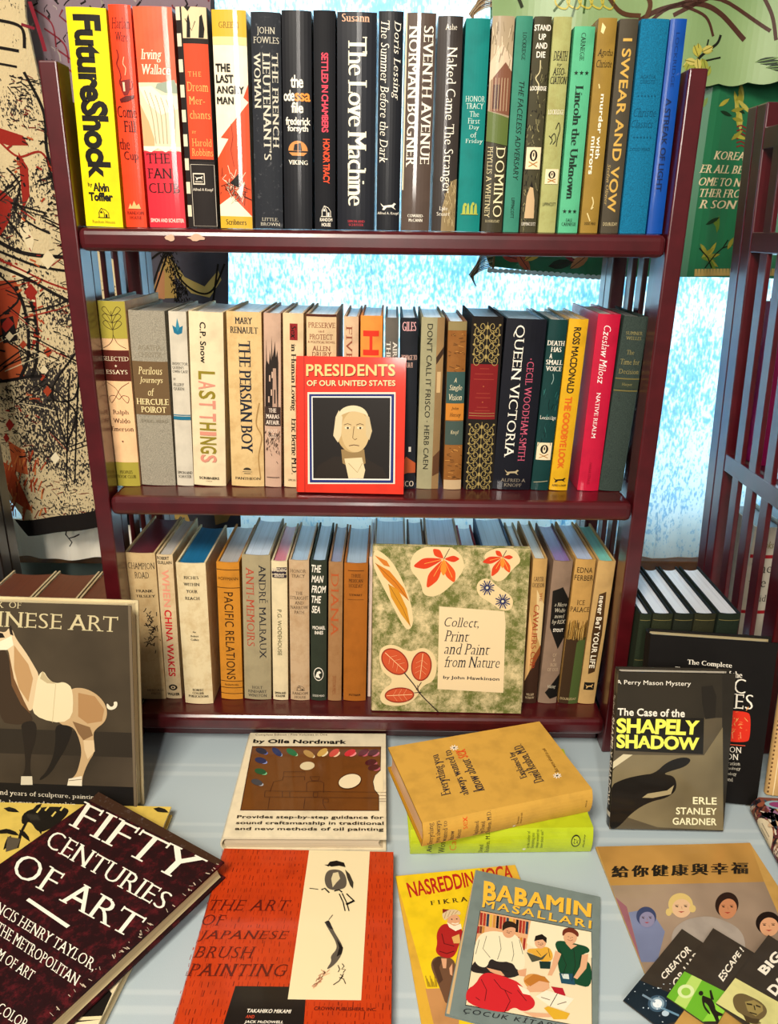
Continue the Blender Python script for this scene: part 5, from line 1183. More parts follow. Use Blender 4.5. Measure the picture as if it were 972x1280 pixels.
# brown topped books behind the big art book
for i, (xa, xb) in enumerate(((-.560, -.494), (-.492, -.430), (-.428, -.372))):
    book('hardback_book', Matrix.Translation(((xa + xb) / 2, .90, TABLE + .0004)), xb - xa - .001, .203, .150, 'c9b58c', ('left one of the brown topped books behind the horse art book', 'middle one of the brown topped books behind the horse art book', 'brown topped book behind the horse art book, nearest the middle bookcase')[i],
         group='brown topped books behind the art book', fin='m', tex='a', pages='8a5a40', top='6a3a28', spine=lambda a: a.r(.1, .1, .9, .3, '7a5030'))
# white set and a magenta book inside the right-hand bookcase, seen between its slats
for i in range(3):
    xa = .546 + i * .046; Y = 1.072
    def sp(a):
        a.r(0, .2, 1, .225, 'b8242c'); a.r(0, .62, 1, .645, 'b8242c'); a.t('Books', .14, .1, .7, .15, '8a7a3a', 'i'); a.m(['The', 'the'], .1, .26, .8, .44, K_, 'r', 'l'); a.t('Maid', .2, .5, .8, .55, K_, 'r')
    book('hardback_book', Matrix.Translation((xa + .0225, Y, Z_SHELF[2] + .0004)), .045, .222, .112, 'dcd2bc', ('white book with red bands behind slats of right bookcase, nearest its left side', 'second white book with red bands inside the right bookcase', 'third white book with red bands inside the right bookcase')[i],
         group='white set in the right bookcase', fin='m', tex='w', pages='3a3a44', top='4a4652', spine=sp, front=None)
book('hardback_book', Matrix.Translation((.5445, 1.070, Z_SHELF[1] + .0004)), .034, .225, .112, 'a8145e', 'magenta book behind the slats on the middle shelf of the right bookcase', fin='g', tex='w', pages='d9dade', group='books in the right bookcase')

# ---- lying on the table
def lie(name, base, label, tl, tr, ztop, T, H, front, **kw):
    M, Wd = lying(tl, tr, ztop, H, T); return book(name, M, T, H, Wd, base, label, front=front, **kw)
# painting manual
z = TABLE + .0004 + .020; Ho = (at_z(309.5, 916, z) - at_z(283, 1046.6, z)).length
def f(a):
    a.org(220, 900, 3.24)
    a.Q('Complete Edition - Five Volumes in One', (322, 56), (612, 55), (612, 66), (321, 66), '4a3428', 's'); a.Q('by Olle Nordmark', (314, 78), (690, 80), (689, 103), (310, 97), K_, 'B')
    BR_ = '6a3d14'
    a.P([(308, 106), (830, 108), (828, 205), (806, 225), (798, 250), (804, 282), (822, 305), (822, 369), (259, 367)], '3a1a10', None, False); a.P([(311, 109), (827, 111), (825, 204), (803, 225), (795, 250), (801, 283), (819, 306), (819, 366), (263, 364)], BR_, 'w', False)
    for x, y, c1, c2, ro in ((345, 126, '141a30', '5a6ab0', .3), (408, 130, '1c2c5a', '9ab0d8', .7), (468, 131, '1a6a3a', 'a0d0a0', .5), (537, 138, 'b08a4a', 'e8d8b0', .5), (592, 132, 'c9a04a', 'e8d8b0', -.6), (640, 134, 'c84a3a', 'e8c8a0', -.6), (704, 134, 'c8242c', 'f09090', -.4), (758, 133, '5a1420', 'c05a6a', -.5), (797, 134, '4a1018', 'c06a7a', -.4),
                                (342, 165, '1c2450', '8a98d0', .2), (341, 210, '14502c', '7ac08a', .2), (327, 254, '3a3c44', 'b0b4bc', .3), (788, 173, '480f18', 'b05a6a', -.2), (800, 194, '480f18', 'b05a6a', -.2)):
        a.E(x + 12 * math.cos(ro), y + 6, 16, 8, c2, ro); a.E(x, y, 24, 12, c1, ro)
    a.E(531, 188, 30, 17, 'd8c8a0', -.1); a.E(703, 250, 49, 31, '2a120a', -.25); a.E(703, 250, 46, 28, 'e8dab4', -.25); a.P([(828, 208), (808, 228), (800, 250), (806, 280), (825, 303), (838, 290), (838, 215)], 'e8dab4')
    D_ = '3a1810'
    for pts in ([(436, 212), (522, 212), (522, 232), (434, 232), (436, 212)], [(434, 232), (430, 245), (395, 252), (380, 292)], [(520, 232), (520, 246)], [(542, 232), (582, 232), (574, 248), (550, 248), (542, 232)], [(528, 292), (528, 258), (540, 250), (586, 250), (598, 258), (596, 296)], [(360, 290), (820, 295)], [(358, 314), (820, 318)], [(360, 290), (358, 314)], [(378, 318), (372, 362)], [(522, 318), (516, 362)], [(596, 320), (594, 340), (604, 362)], [(556, 296), (556, 314), (572, 314), (574, 296), (556, 296)], [(430, 292), (430, 314)], [(460, 294), (460, 314)], [(600, 322), (616, 322), (616, 336), (598, 336)], [(820, 295), (852, 296)], [(820, 308), (852, 309)], [(820, 322), (852, 322)], [(820, 332), (852, 332)]): a.L(pts, .55, D_)
    for i, (q, x0) in enumerate((('Provides step-by-step guidance for', 248), ('sound craftsmanship in traditional', 244), ('and new methods of oil painting', 240))): a.Q(q, (x0, 388 + i * 24), (840, 390 + i * 24), (840, 408 + i * 24), (x0 - 3, 404 + i * 24), K_, 'S')
lie('painting_manual', 'e6d9b8', 'cream manual with a paint palette picture lying in front of the bookcase', (309.5, 916), (482, 917), z, .020, Ho, f, fin='g', tex='w', pages='d8c6a8', c=.004)
# brush painting book
z = TABLE + .0004 + .017
def f(a):
    a.org(220, 900, 3.24)
    for j in range(30):
        v = j / 30.0
        for k in range(46):
            u = (k + rnd.uniform(.1, .9)) / 46.0; a.l([(u, v + rnd.uniform(.002, .01)), (u + rnd.uniform(-.003, .003), v + rnd.uniform(.016, .032))], rnd.uniform(.3, .9), rnd.choice(['8a2008', 'a42a0a', '6a1806']))
    a.P([(240, 1078), (528, 1082), (512, 1300), (170, 1300)], '1a1512'); a.P([(541, 512), (785, 520), (749, 1136), (452, 1132)], 'e8d8ac')
    for q, x0, x1, y0, y1 in (('THE ART', 136, 468, 728, 772), ('OF', 108, 206, 788, 832), ('JAPANESE', 92, 460, 853, 898), ('BRUSH', 74, 326, 918, 964), ('PAINTING', 48, 455, 988, 1038)): a.Q(q, (x0 + 6, y0), (x1, y0 + 2), (x1 - 10, y1 + 2), (x0 - 6, y1), '5a140a', 'i', .05)
    a.Q('TAKAHIKO MIKAMI', (289, 1171), (468, 1174), (465, 1190), (287, 1187), W_, 'S/'); a.Q('AND', (283, 1196), (318, 1197), (317, 1210), (281, 1209), 'c8442a', 'S/'); a.Q('JACK McDOWELL', (277, 1218), (434, 1220), (432, 1234), (275, 1233), W_, 'S/')
    a.Q('CROWN PUBLISHERS, INC.', (560, 1162), (812, 1168), (810, 1183), (556, 1180), '5a140a', 'S')
    I_, G_ = '14110f', '5a5246'   # ink bird on a twig, brush stroke below
    a.P([(612, 590), (622, 576), (650, 571), (680, 580), (686, 598), (660, 592), (630, 596)], I_); a.P([(600, 588), (620, 588), (618, 596)], I_)
    a.P([(600, 640), (612, 612), (640, 606), (672, 612), (690, 640), (690, 680), (660, 690), (620, 690), (604, 670)], G_); a.P([(636, 622), (656, 618), (664, 645), (648, 662), (634, 680), (628, 645)], 'd6c79c'); a.P([(684, 608), (702, 625), (718, 660), (716, 686), (704, 672), (692, 640)], '3a342a')
    for pts, w in (([(540, 684), (575, 688)], .9), ([(588, 690), (602, 684), (620, 702)], 1.6), ([(640, 695), (660, 690), (672, 700)], 1.6), ([(660, 706), (676, 740), (684, 776)], 1.2), ([(672, 704), (690, 742), (700, 776)], 1.2), ([(690, 706), (720, 735)], 1.4), ([(688, 750), (722, 734)], 2.4)): a.L(pts, w, I_)
    a.P([(600, 822), (620, 812), (634, 850), (652, 880), (676, 920), (672, 950), (650, 985), (620, 1010), (608, 1012), (630, 980), (624, 960), (652, 930), (646, 900), (624, 862)], G_); a.P([(600, 822), (618, 814), (636, 850), (622, 848)], I_); a.P([(650, 890), (676, 925), (670, 950), (650, 962), (660, 925)], I_)
    a.L([(618, 812), (634, 792)], .8, G_)
    for k in range(26): t = rnd.random(); a.L([(612 - 52 * t + rnd.gauss(0, 9), 1010 + 70 * t), (606 - 52 * t + rnd.gauss(0, 9), 1022 + 70 * t)], .6, rnd.choice(['c98a6a', 'd8a07a', 'b87a5a']))
    for pts in ([(655, 996), (662, 1012), (656, 1024)], [(672, 990), (680, 1000), (670, 1012), (686, 1014), (676, 1026)], [(664, 1034), (676, 1040), (664, 1052)], [(678, 1030), (660, 1060), (636, 1076)], [(660, 1046), (678, 1052), (686, 1072)]): a.L(pts, .8, I_)
lie('brush_painting_book', 'bd390e', 'orange red woven look book with a cream strip of an ink bird', (277, 1060.5), (491.6, 1065), z, .017, .275, f, fin='g', tex='w', pages='e0d2ae', c=.003)

# two stacked guides, spines to the front
Tg, Ty = .036, .033
zg = TABLE + .0004
A_, B_ = at_z(512.4, 1070.6, zg), at_z(738.6, 1067.5, zg); v = (A_ - B_); Hg = v.length; v.normalize(); u = Vector((v.y, -v.x, 0))
def sp(a):
    a.t('Any', .1, .12 - .03, .62, .115 + .01, K_, 'r'); a.t('Woman', .06, .155, .98, .19, K_, 'r'); a.t('Can!', .2, .215, .9, .25, 'd8601c', 'r')
    a.m(['David', 'Reuben, M.D.'], .06, .375, .98, .435, K_, 'r', 'l'); a.star(.22, .625, .003, W_, 8, .3); a.m(['by the author of', 'Everything you', 'always wanted to', 'know about sex*'], .28, .635, .96, .725, '4a5a1a', 's', 'l')
    a.e(.55, .905, .24, .026, K_); a.e(.55, .905, .19, .021, 'b5c426'); a.m(['M', 'K'], .42, .893, .68, .918, K_, 'i'); a.t('McKay', .3, .945, .8, .958, K_, 's')
book('hardback_book', frame_at(B_ + UP * Tg, u, v, Tg), Tg, Hg, .148, 'b4c421', 'lime green guide lying under the mustard yellow one', fin='g', tex='w', pages='e6cfb4', spine=sp, group='stacked guides on the table', c=.004)
zy = zg + Tg + .0004; zt = zy + Ty
A_, B_ = at_z(529, 1032, zt), at_z(742, 989, zt); v = (A_ - B_); Hy = v.length; v.normalize(); u = Vector((v.y, -v.x, 0)); Dy = abs((at_z(491.7, 933, zt) - A_).dot(u))
def f(a):
    a.org(480, 890, 3.24); N_ = '2c2630'
    a.Q('Everything you', (232, 342), (186, 180), (228, 166), (284, 330), N_, 'R'); a.Q('always wanted to', (312, 342), (236, 162), (280, 150), (354, 330), N_, 'R'); a.Q('know about', (362, 326), (304, 196), (344, 188), (408, 318), N_, 'R'); a.Q('sex', (301, 190), (288, 156), (326, 150), (340, 184), 'd8501c', 'R')
    a.Q('Explained by', (552, 274), (500, 168), (532, 158), (588, 262), N_, 'R'); a.Q('David Reuben, M.D.', (608, 292), (520, 140), (560, 128), (654, 280), N_, 'R'); a.Q('But were afraid to ask', (692, 246), (636, 150), (650, 148), (708, 243), '6a4a1c', 's')
    for x, y in ((283, 147), (700, 260)):
        for k in range(4): an = k * math.pi / 4 + .2; a.L([(x - 17 * math.cos(an), y - 11 * math.sin(an)), (x + 17 * math.cos(an), y + 11 * math.sin(an))], 1.5, W_)
def sp(a):
    a.m(['Everything', 'you always', 'wanted to', 'know', 'about'], .05, .03, .98, .215, '2c2630', 'r', 'l'); a.t('sex', .5, .226, .95, .25, 'd8501c', 'r'); a.m(['Explained', 'by David', 'Reuben, M.D.'], .05, .29, .98, .39, '2c2630', 'r', 'l')
    a.star(.12, .53, .003, W_, 8, .3); a.m(['But were', 'afraid to ask'], .2, .54, .7, .57, '6a4a1c', 's', 'l'); a.t('McKay', .36, .955, .66, .965, K_, 's')
book('hardback_book', frame_at(B_, u, v, Ty), Ty, Hy, Dy, 'cfa045', 'mustard yellow guide with sideways title lying on top of the lime green one', fin='m', tex='w', pages='e0b48c', spine=sp, front=f, group='stacked guides on the table', c=.004, board='a87a1c')

# two thin story booklets
z1 = TABLE + .0034; z2 = TABLE + .0072
Hn = (at_z(494, 1095, z1) - at_z(545, 1286, z1)).length
def f(a):
    a.org(480, 1080, 6.4)
    a.P([(90, 100), (760, 20), (860, 400), (800, 1280), (560, 1300), (340, 1000)], 'e9c61c', 'w'); a.P([(330, 1000), (600, 990), (620, 1400), (420, 1400)], 'c08a54', 'w')
    a.Q('NASREDDIN HOCA', (172, 148), (1010, 2), (1030, 120), (208, 275), 'b01c1c', 'S', -.03); a.Q('FIKRALARI', (365, 298), (900, 236), (908, 272), (372, 332), '2a1a14', 'R', .3)
    # plain stand-in figure: an old bearded man in a red coat and a wound headcloth
    a.P([(410, 740), (372, 790), (380, 850), (430, 960), (470, 1060), (490, 1120), (520, 1110), (545, 940), (580, 800), (520, 740)], '6a4a34'); a.P([(430, 740), (470, 760), (440, 830), (470, 930), (440, 960), (400, 850), (385, 790)], '4a3224')
    a.P([(480, 478), (440, 510), (416, 570), (425, 640), (408, 700), (440, 740), (520, 762), (570, 730), (600, 640), (640, 560), (600, 500), (540, 490)], 'a8201f'); a.L([(460, 560), (480, 640), (560, 660)], 1, '5a0f10'); a.L([(440, 700), (500, 720), (560, 700)], 1, '5a0f10')
    a.E(556, 455, 52, 50, 'd8a078'); a.P([(500, 470), (560, 500), (612, 480), (620, 520), (570, 540), (520, 510)], 'ece0c4'); a.L([(540, 478), (570, 484), (596, 476)], 1.4, 'ece0c4'); a.E(540, 446, 7, 4, K_); a.E(580, 444, 7, 4, K_)
    a.P([(470, 440), (462, 400), (500, 372), (560, 366), (606, 380), (612, 415), (560, 405), (510, 430), (490, 460)], 'd8c094'); a.P([(468, 400), (466, 364), (520, 370), (500, 380)], '7a1c1c')
    for k in range(4): a.L([(480 + k * 28, 440 - k * 12), (500 + k * 30, 378)], .6, 'a88a5c')
    a.P([(540, 590), (600, 565), (610, 640), (556, 640)], 'd8a85c'); a.P([(455, 760), (500, 762), (495, 840), (470, 840)], 'd8a078'); a.P([(520, 840), (545, 800), (545, 900), (526, 890)], 'd8a078')
    for k in range(8): a.L([(350 + k * 10, 990), (330 + k * 12, 900 + (k % 3) * 24)], .9, 'a88a1c')
lie('story_booklet', 'd8a838', 'yellow story booklet with red narrow capitals lying partly under the grey booklet', (494, 1095), (643.6, 1081), z1, .003, Hn, f, fin='g', tex='w', pages='d8c8a0', bd=.0006, c=.0003, group='story booklets on the table')
Hb = (at_z(594, 1087.5, z2) - at_z(559, 1268, z2)).length
def f(a):
    a.org(540, 1080, 4.418); Y_ = 'efb93c'
    a.P([(222, 30), (240, 32), (95, 830), (78, 826)], 'c9a878')
    for i, (c_, o) in enumerate((('3a4044', 4), (Y_, 0))):
        a.Q('BABAMIN', (286 + o, 92 + o), (880 + o, 216 + o), (874 + o, 300 + o), (280 + o, 198 + o), c_, 'B', .03); a.Q('MASALLARI', (282 + o, 196 + o), (880 + o, 314 + o), (876 + o, 358 + o), (274 + o, 240 + o), c_, 'S', .12)
    a.P([(264, 256), (880, 374), (884, 920), (860, 906), (182, 782)], K_); a.P([(267, 260), (877, 378), (881, 906), (858, 902), (186, 778)], 'e6d6b0')
    a.P([(267, 260), (545, 315), (520, 470), (240, 430)], 'e0a878')      # bookshelf with coloured spines
    for k in range(15):
        x = 266 + k * 18; y = 268 + k * 3.6; a.P([(x, y), (x + 14, y + 3), (x + 9, y + 72), (x - 5, y + 69)], ['9a2c24', K_, 'c98a3a', 'd8b04a', '2c3c50', 'b03a28'][k * 5 % 6])
        if k > 9: a.P([(x - 14, y + 92), (x - 2, y + 94), (x - 8, y + 160), (x - 20, y + 158)], ['b03a28', 'c98a3a', '9a2c24'][k % 3])
    for k in range(3): a.P([(250 + k * 14, 345), (262 + k * 14, 347), (258 + k * 14, 385), (246 + k * 14, 385)], ['9a2c24', '6a3a24', 'c98a3a'][k])
    a.P([(545, 315), (877, 378), (880, 520), (660, 520), (520, 440)], 'ece0bc')
    # man in white shirt
    a.P([(215, 560), (290, 490), (400, 540), (470, 560), (520, 600), (420, 640), (300, 610), (210, 600)], '2a2422'); a.P([(255, 390), (330, 370), (390, 380), (470, 390), (505, 470), (516, 580), (470, 596), (440, 540), (360, 545), (320, 520), (300, 580), (240, 560), (225, 490)], 'e8dfbc')
    for pts in ([(300, 400), (280, 470), (320, 520)], [(370, 400), (380, 470), (360, 530)], [(440, 430), (450, 500), (440, 540)], [(260, 420), (240, 500)], [(480, 420), (500, 500)]): a.L(pts, .5, '3a322a')
    a.P([(300, 575), (380, 595), (400, 620), (370, 620), (320, 596)], 'd8a078'); a.P([(470, 590), (520, 580), (515, 625), (480, 620)], 'd8a078'); a.E(424, 372, 36, 40, 'd8a078', .3); a.P([(386, 345), (400, 318), (440, 318), (470, 340), (470, 365), (440, 348), (400, 360), (388, 376)], '2a1c14'); a.L([(410, 380), (428, 386)], .5, K_)
    # boy in yellow
    a.P([(575, 470), (640, 455), (668, 500), (660, 540), (600, 545), (560, 500), (520, 490), (530, 470)], 'dca63a'); a.P([(590, 540), (655, 542), (650, 582), (596, 580)], '16302c'); a.E(597, 436, 32, 34, 'dca880'); a.P([(562, 430), (570, 400), (605, 390), (632, 410), (630, 440), (610, 420), (580, 424)], '1c1410'); a.P([(520, 490), (600, 520), (640, 490), (610, 530), (550, 545)], '4a4a3a'); a.L([(585, 446), (600, 452), (612, 446)], .4, K_)
    # woman in green
    a.P([(690, 425), (740, 430), (800, 445), (860, 460), (872, 490), (830, 500), (822, 540), (878, 545), (880, 690), (790, 668), (715, 640), (690, 560), (700, 500), (675, 450)], '15462c'); a.P([(735, 440), (800, 452), (766, 474)], 'dca880'); a.E(762, 405, 38, 44, 'dca880', .1); a.P([(716, 390), (724, 360), (770, 352), (810, 380), (806, 412), (780, 384), (740, 378), (722, 404)], '6a2c1c'); a.L([(745, 420), (762, 428), (776, 422)], .5, '8a1c1c')
    a.P([(680, 480), (712, 500), (690, 560), (660, 620), (636, 618), (660, 560)], 'dca880'); a.P([(826, 505), (862, 500), (850, 580), (800, 640), (780, 630), (816, 570)], 'dca880'); a.P([(700, 606), (776, 610), (790, 672), (712, 662)], '1f4a5c'); a.P([(712, 610), (752, 612), (756, 640), (722, 636)], 'cfd8d0')
    for x, y in ((424, 376), (597, 440), (762, 408)): a.L([(x - 14, y - 4), (x - 6, y - 2)], .5, K_); a.L([(x + 6, y), (x + 14, y + 2)], .5, K_); a.L([(x, y), (x + 2, y + 10)], .35, '8a5a3c')
    for pts in ([(700, 470), (740, 560), (720, 620)], [(780, 470), (790, 560), (770, 650)], [(820, 510), (812, 560)], [(575, 480), (600, 510)], [(640, 470), (650, 520)], [(330, 575), (420, 600)], [(230, 570), (300, 600)]): a.L(pts, .5, '1c1612')
    # child in red reading on the floor
    a.P([(186, 700), (240, 668), (270, 610), (330, 602), (440, 640), (480, 660), (530, 720), (570, 760), (560, 800), (500, 822), (450, 790), (400, 832), (186, 778)], 'c8242a')
    for pts in ([(270, 640), (300, 700), (290, 760)], [(340, 640), (380, 690), (440, 720)], [(240, 740), (262, 756)], [(400, 700), (430, 760), (400, 820)], [(470, 700), (520, 760)]): a.L(pts, .7, '5a0c12')
    a.P([(470, 670), (530, 700), (545, 730), (500, 720)], 'ece0c4'); a.E(575, 660, 74, 46, 'd0924a', .35); a.P([(520, 690), (560, 640), (640, 660), (648, 690), (600, 710), (540, 712)], 'dca880'); a.P([(505, 650), (560, 612), (620, 626), (650, 660), (590, 650), (540, 680)], 'b8742c'); a.P([(655, 680), (720, 690), (736, 730), (690, 738)], 'b01c2c')
    a.P([(570, 735), (630, 700), (690, 720), (782, 748), (730, 812), (650, 790)], 'ece2c8'); a.L([(690, 720), (650, 790)], .6, K_); a.L([(600, 740), (650, 755)], .8, '7a6a5a'); a.L([(690, 780), (740, 765)], .8, '7a6a5a')
    a.P([(500, 822), (640, 830), (690, 810), (680, 850), (560, 850)], 'dca880'); a.P([(616, 800), (640, 790), (760, 830), (740, 862), (670, 862)], 'd8a82c')
    a.Q('\u00c7OCUK K\u0130TAPLARI', (176, 790), (820, 900), (815, 938), (170, 832), '1f2226', 's/', .1)
lie('story_booklet', '75837f', 'grey story booklet with yellow capitals and a reading family picture', (594, 1087.5), (750, 1121), z2, .003, Hb, f, fin='m', tex='w', pages='d8c8a0', bd=.0006, c=.0003, group='story booklets on the table')

# hymn sheet sized magazine with four painted heads
z = TABLE + .0045
def f(a):
    a.org(740, 1050, 4.19)
    a.P([(20, 25), (825, 15), (900, 220), (60, 240)], 'c2924a', 'b'); a.P([(60, 240), (900, 220), (1000, 450), (1100, 800), (230, 760)], 'a58e78', 'b'); a.P([(190, 380), (300, 360), (380, 480), (340, 640), (250, 640)], '7d86a8', 'b'); a.P([(100, 300), (180, 350), (250, 640), (190, 640)], '96606a', 'w')
    for i, ch in enumerate('\u7d66\u4f60\u5065\u5eb7\u8207\u5e78\u798f'):
        x = 100 + i * 104; y = 137 - i * 3; a.B(ch, x, y, x + 90, y + 60, '1c1712', 'B'); a.B(ch, x + 2, y, x + 92, y + 60, '1c1712', 'B')
    def head(x, y, w, h, hair, skin, ro):
        a.E(x, y - h * .16, w * 1.02, h * .98, hair, ro); a.E(x + w * .08, y + h * .16, w * .78, h * .8, skin, ro)
        for sg in (-.36, .36): a.E(x + sg * w + w * .05, y, w * .13, h * .05, '2a1c14', ro); a.L([(x + sg * w - w * .12, y - h * .12), (x + sg * w + w * .2, y - h * .12)], .5, '4a2c1c')
        a.L([(x + w * .06, y), (x + w * .12, y + h * .22)], .4, '9a6a4a'); a.P([(x - w * .22, y + h * .42), (x + w * .34, y + h * .42), (x + w * .06, y + h * .54)], 'a83a30')
    head(462, 350, 64, 62, 'd8bc74', 'e0b890', .2); a.E(400, 380, 16, 20, 'd8bc74'); a.E(524, 362, 18, 20, 'd8bc74')
    head(704, 352, 60, 68, '2a1a14', 'c4845c', .35); head(920, 448, 64, 62, '1c1210', 'd8a078', .1); head(282, 412, 52, 52, '3a4468', '8a86a4', .5)
    a.P([(410, 520), (430, 460), (500, 415), (600, 400), (680, 420), (760, 460), (800, 520), (800, 640), (420, 640)], 'a89c90', 'w')
lie('magazine', 'c0964f', 'tan magazine with four painted heads and black Chinese characters', (744, 1058.5), (937, 1053.5), z, .004, .255, f, fin='g', tex='w', pages='c98a60', bd=.0006, c=.0003)
# three dark tracts fanned on the magazine
def tract(k, A, C, D, front, label):
    """A = lower left, C = upper left, D = upper right in the picture; the long side runs from A to C"""
    zt = TABLE + .0064 + k * .0021; a_, c_, d_ = (at_z(*q, zt) for q in (A, C, D))
    u = (c_ - a_); Ln = u.length; u.normalize(); v = UP.cross(u); Hh = abs((d_ - c_).dot(v)); T = .0015
    book('tract_booklet', frame_at(a_ - v * Hh, u, v, T), T, Hh, Ln, '3a3229', label, fin='g', tex='w', pages='d8ceb8', bd=.0004, c=.0001, front=front, group='dark tracts on the magazine')
def f(a):
    a.org(750, 1150, 4.378)
    a.P([(120, 445), (215, 330), (430, 420), (700, 560), (600, 700), (300, 600)], '15222c'); a.Q('CREATOR', (328, 302), (476, 136), (500, 168), (350, 330), W_, 'S'); a.Q('OR LIAR', (390, 340), (520, 172), (548, 190), (415, 372), W_, 'S')
    for r_, c_ in ((52, '3a5468'), (38, '8aa4b4'), (26, 'e8f0f4')): a.E(312, 458, r_, r_ * .9, c_)
    a.E(356, 512, 20, 16, 'b8ccd8'); a.L([(230, 410), (300, 450)], 2.4, '7a90a0'); a.L([(330, 480), (430, 524)], 2.2, '6a90a8')
    for k in range(46): x, y = rnd.uniform(140, 540), rnd.uniform(340, 560); a.E(x, y, rnd.uniform(1, 4.5), rnd.uniform(1, 4.5), 'd8e4ec', 0, 7)
tract(0, (778.5, 1250.5), (852, 1161), (912, 1184), f, 'dark tract with white capitals and a starburst picture, leftmost of the three')
def f(a):
    a.org(750, 1150, 4.378)
    a.P([(360, 425), (460, 282), (680, 392), (800, 450), (760, 620), (560, 560)], '6cb32c'); a.P([(405, 450), (500, 302), (556, 330), (466, 488)], 'b8d86a'); a.E(468, 392, 46, 38, 'd8e8a8'); a.E(468, 394, 26, 22, '98c84a'); a.P([(556, 560), (640, 440), (760, 520), (740, 620)], '8fd040')
    a.Q('ESCAPE !', (644, 308), (764, 148), (786, 172), (672, 342), W_, 'S')
    F_ = '241f16'; a.E(550, 404, 13, 13, F_); a.P([(552, 412), (580, 424), (610, 436), (626, 470), (630, 500), (668, 516), (700, 530), (680, 535), (640, 525), (650, 550), (660, 580), (640, 580), (620, 530), (604, 505), (590, 470), (566, 450), (574, 480), (604, 515), (596, 522), (560, 480)], F_); a.P([(604, 440), (596, 390), (606, 386), (622, 440)], F_)
tract(1, (832.5, 1246), (891, 1160), (953, 1184), f, 'dark tract with a running figure on bright green, middle of the three')
def f(a):
    a.org(750, 1150, 4.378)
    a.P([(632, 456), (738, 318), (1010, 470), (940, 640)], 'd8d28a', 'w'); a.Q('BIG', (858, 272), (955, 168), (1000, 205), (905, 305), W_, 'B'); a.Q('DADDY?', (908, 380), (1090, 170), (1140, 205), (960, 420), W_, 'B')
    a.P([(720, 440), (738, 408), (780, 402), (830, 424), (880, 450), (914, 490), (904, 530), (860, 556), (890, 569), (820, 575), (780, 520), (740, 500)], '6a5a38'); a.P([(790, 450), (840, 440), (886, 470), (890, 500), (850, 530), (806, 500)], '96844c'); a.P([(780, 520), (830, 540), (870, 545), (860, 570), (800, 565)], '4a3c24')
    a.L([(800, 462), (830, 466)], 1.6, '2a2014'); a.L([(850, 470), (876, 480)], 1.6, '2a2014'); a.L([(840, 470), (846, 496)], 1, '2a2014'); a.L([(816, 508), (856, 520)], 1.2, '2a2014')
tract(2, (894.5, 1254), (960, 1168.5), (1030, 1200), f, 'dark tract with an ape man drawing on pale yellow, rightmost of the three')

# marbled album at the right edge
za = TABLE + .0004 + .030; A_, B_ = at_z(940, 996, za), at_z(994, 1096, za); v = A_ - B_; Hm = v.length; v.normalize(); u = Vector((v.y, -v.x, 0))
def marb(a, n, du, dv):
    a.flat = True
    for k in range(n):
        x, y = rnd.random(), rnd.random() * .78; q = rnd.uniform(.3, 1); a.e(x, y, du * q, dv * q * rnd.uniform(.4, 1), rnd.choice(['8a4a34', 'b0724a', '5a2c30', '3a4a58', 'c9a884', '6a3a4a', '7a2c3c', 'd8c8b4', '2c2428', '966a8a']), None, 9, rnd.uniform(0, 3))
    a.flat = False
def f(a):
    marb(a, 260, .09, .05); a.e(.16, .1, .1, .06, '8aa8b0'); a.e(.16, .1, .07, .04, '8a3a6a')
def sp(a):
    marb(a, 90, .3, .03); a.r(0, .80, 1, 1, '1c5a5c', 'f'); a.e(.5, .36, .42, .17, 'e2d2b0')
    for k in range(3): a.l([(.34 + k * .16, .27 + (k % 2) * .02), (.34 + k * .16, .45)], .7, '3a2c20')
book('marbled_album', frame_at(B_, u, v, .030), .030, Hm, .17, '7a4436', 'marbled paper album with oval cream spine label at right edge', fin='m', tex='w', pages='e0d4b8', front=f, spine=sp, c=.008)

# left pile
z = TABLE + .0004 + .016
def f(a):
    a.org(0, 990, 4.226); F_ = '1c1812'
    a.P([(120, 100), (260, 75), (370, 85), (350, 130), (280, 190), (200, 220), (160, 150), (110, 180)], F_)
    for x, y, an in ((60, 95, .2), (150, 130, 2.2), (190, 90, 2.4), (250, 120, 2.3), (300, 110, 2.2), (60, 215, .3), (130, 230, .8), (20, 210, 3.0), (205, 185, 1.2), (850, 98, .2), (40, 270, 2.0)):
        co, si = math.cos(an), math.sin(an); a.P([(x + p * co - q * si, y + p * si + q * co) for p, q in ((-42, 0), (-14, -13), (20, -10), (44, 4), (14, 10), (-16, 12))], F_)
    for x, y in ((190, 110), (270, 130), (235, 100), (315, 100)): a.P([(x, y), (x + 22, y - 26), (x + 28, y - 20), (x + 8, y + 4)], 'e6cc66')
    a.L([(150, 140), (110, 220), (90, 300)], 3, F_); a.P([(40, 240), (110, 250), (90, 300), (30, 320)], '5a5040')
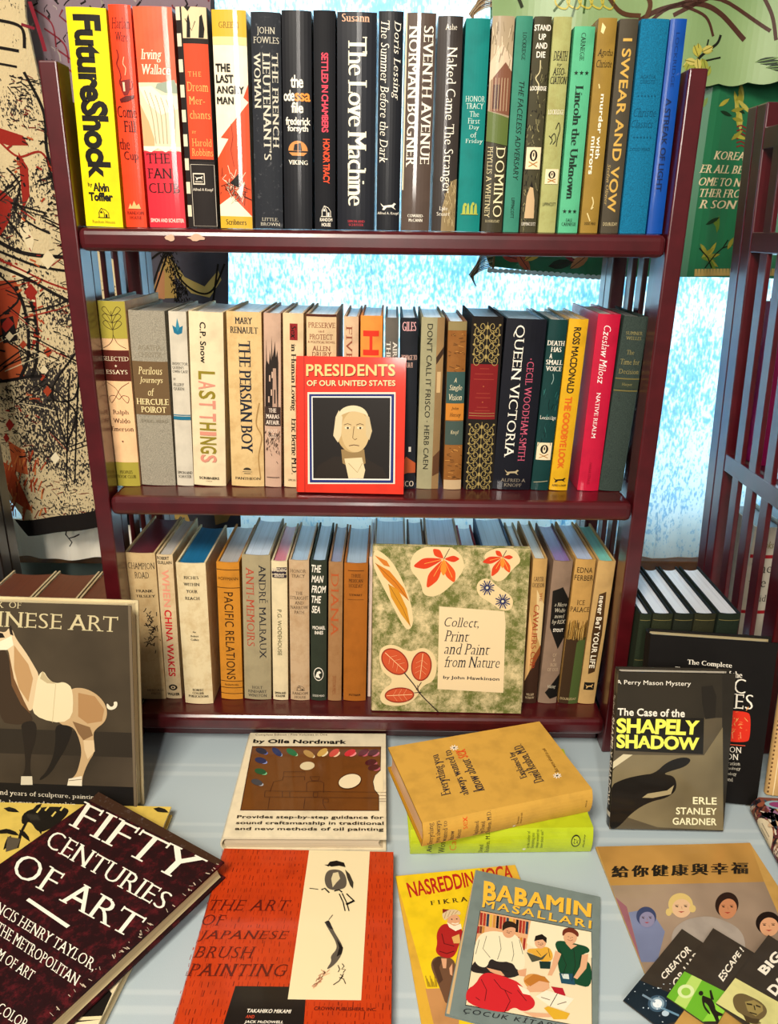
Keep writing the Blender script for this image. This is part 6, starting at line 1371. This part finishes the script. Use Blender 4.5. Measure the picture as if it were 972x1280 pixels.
lie('flower_magazine', 'e2c45c', 'yellow book with black plant silhouettes under the dark red art book', (-70, 1001), (214, 1008.5), z, .015, .20, f, fin='g', tex='w', pages='e0d2ae', c=.003)
z2 = TABLE + .0004 + .014
def f(a):
    a.org(60, 1160, 4.86); a.P([(300, 385), (372, 378), (388, 400), (340, 560), (120, 580), (160, 500)], '17130f'); a.P([(140, 545), (330, 535), (340, 560), (120, 566)], 'e2d2a4'); a.P([(470, 250), (540, 165), (350, 660), (420, 380)], 'c8a070'); a.P([(400, 455), (460, 460), (400, 660), (330, 660)], '17130f'); a.L([(205, 478), (214, 496), (196, 505)], 1, W_)
lie('pale_booklet', 'e6d6ac', 'cream booklet with black blocks peeking from under the dark red art book', (20, 1150), (178, 1170), z2, .013, .22, f, fin='m', tex='w', pages='e0d2ae', c=.002)
zf = TABLE + .0004 + .016 + .0006 + .024
def f(a):
    a.org(0, 980, 3.24)
    a.P([(398, 28), (910, 298), (880, 330), (362, 68)], '3c2618', 's')
    for i, (q, pts) in enumerate((('FIFTY', ((342, 70), (842, 312), (742, 402), (278, 166))), ('CENTURIES', ((222, 184), (704, 450), (652, 512), (178, 250))), ('OF ART', ((96, 274), (596, 544), (528, 628), (38, 362))), ('FRANCIS HENRY TAYLOR,', ((-66, 440), (398, 718), (372, 766), (-92, 482))), ('THE METROPOLITAN', ((0, 558), (328, 780), (306, 820), (-20, 602))), ('M OF ART', ((4, 668), (146, 762), (124, 800), (-18, 706))), ('n COLOR', ((-20, 868), (122, 962), (100, 1000), (-44, 908))))): a.Q(q, *pts, 'f0ead8', 'r')
    a.P([(118, 464), (284, 576), (270, 586), (106, 474)], 'f0ead8')
    for k in range(40):
        t = rnd.random(); x, y = 900 - 700 * t + rnd.gauss(0, 6), 330 + 620 * t + rnd.gauss(0, 6); a.L([(x - 14, y - 10), (x + rnd.uniform(-12, 4), y + rnd.uniform(-10, 6))], rnd.uniform(.3, 1.2), 'c8b8a0')
lie('art_history_book', '22080b', 'scuffed dark maroon art book with large white capitals lying askew', (123, 990), (280, 1077), zf, .024, .27, f, fin='m', tex='x', pages='dcc898', c=.004)
bpy.data.objects.remove(_to)
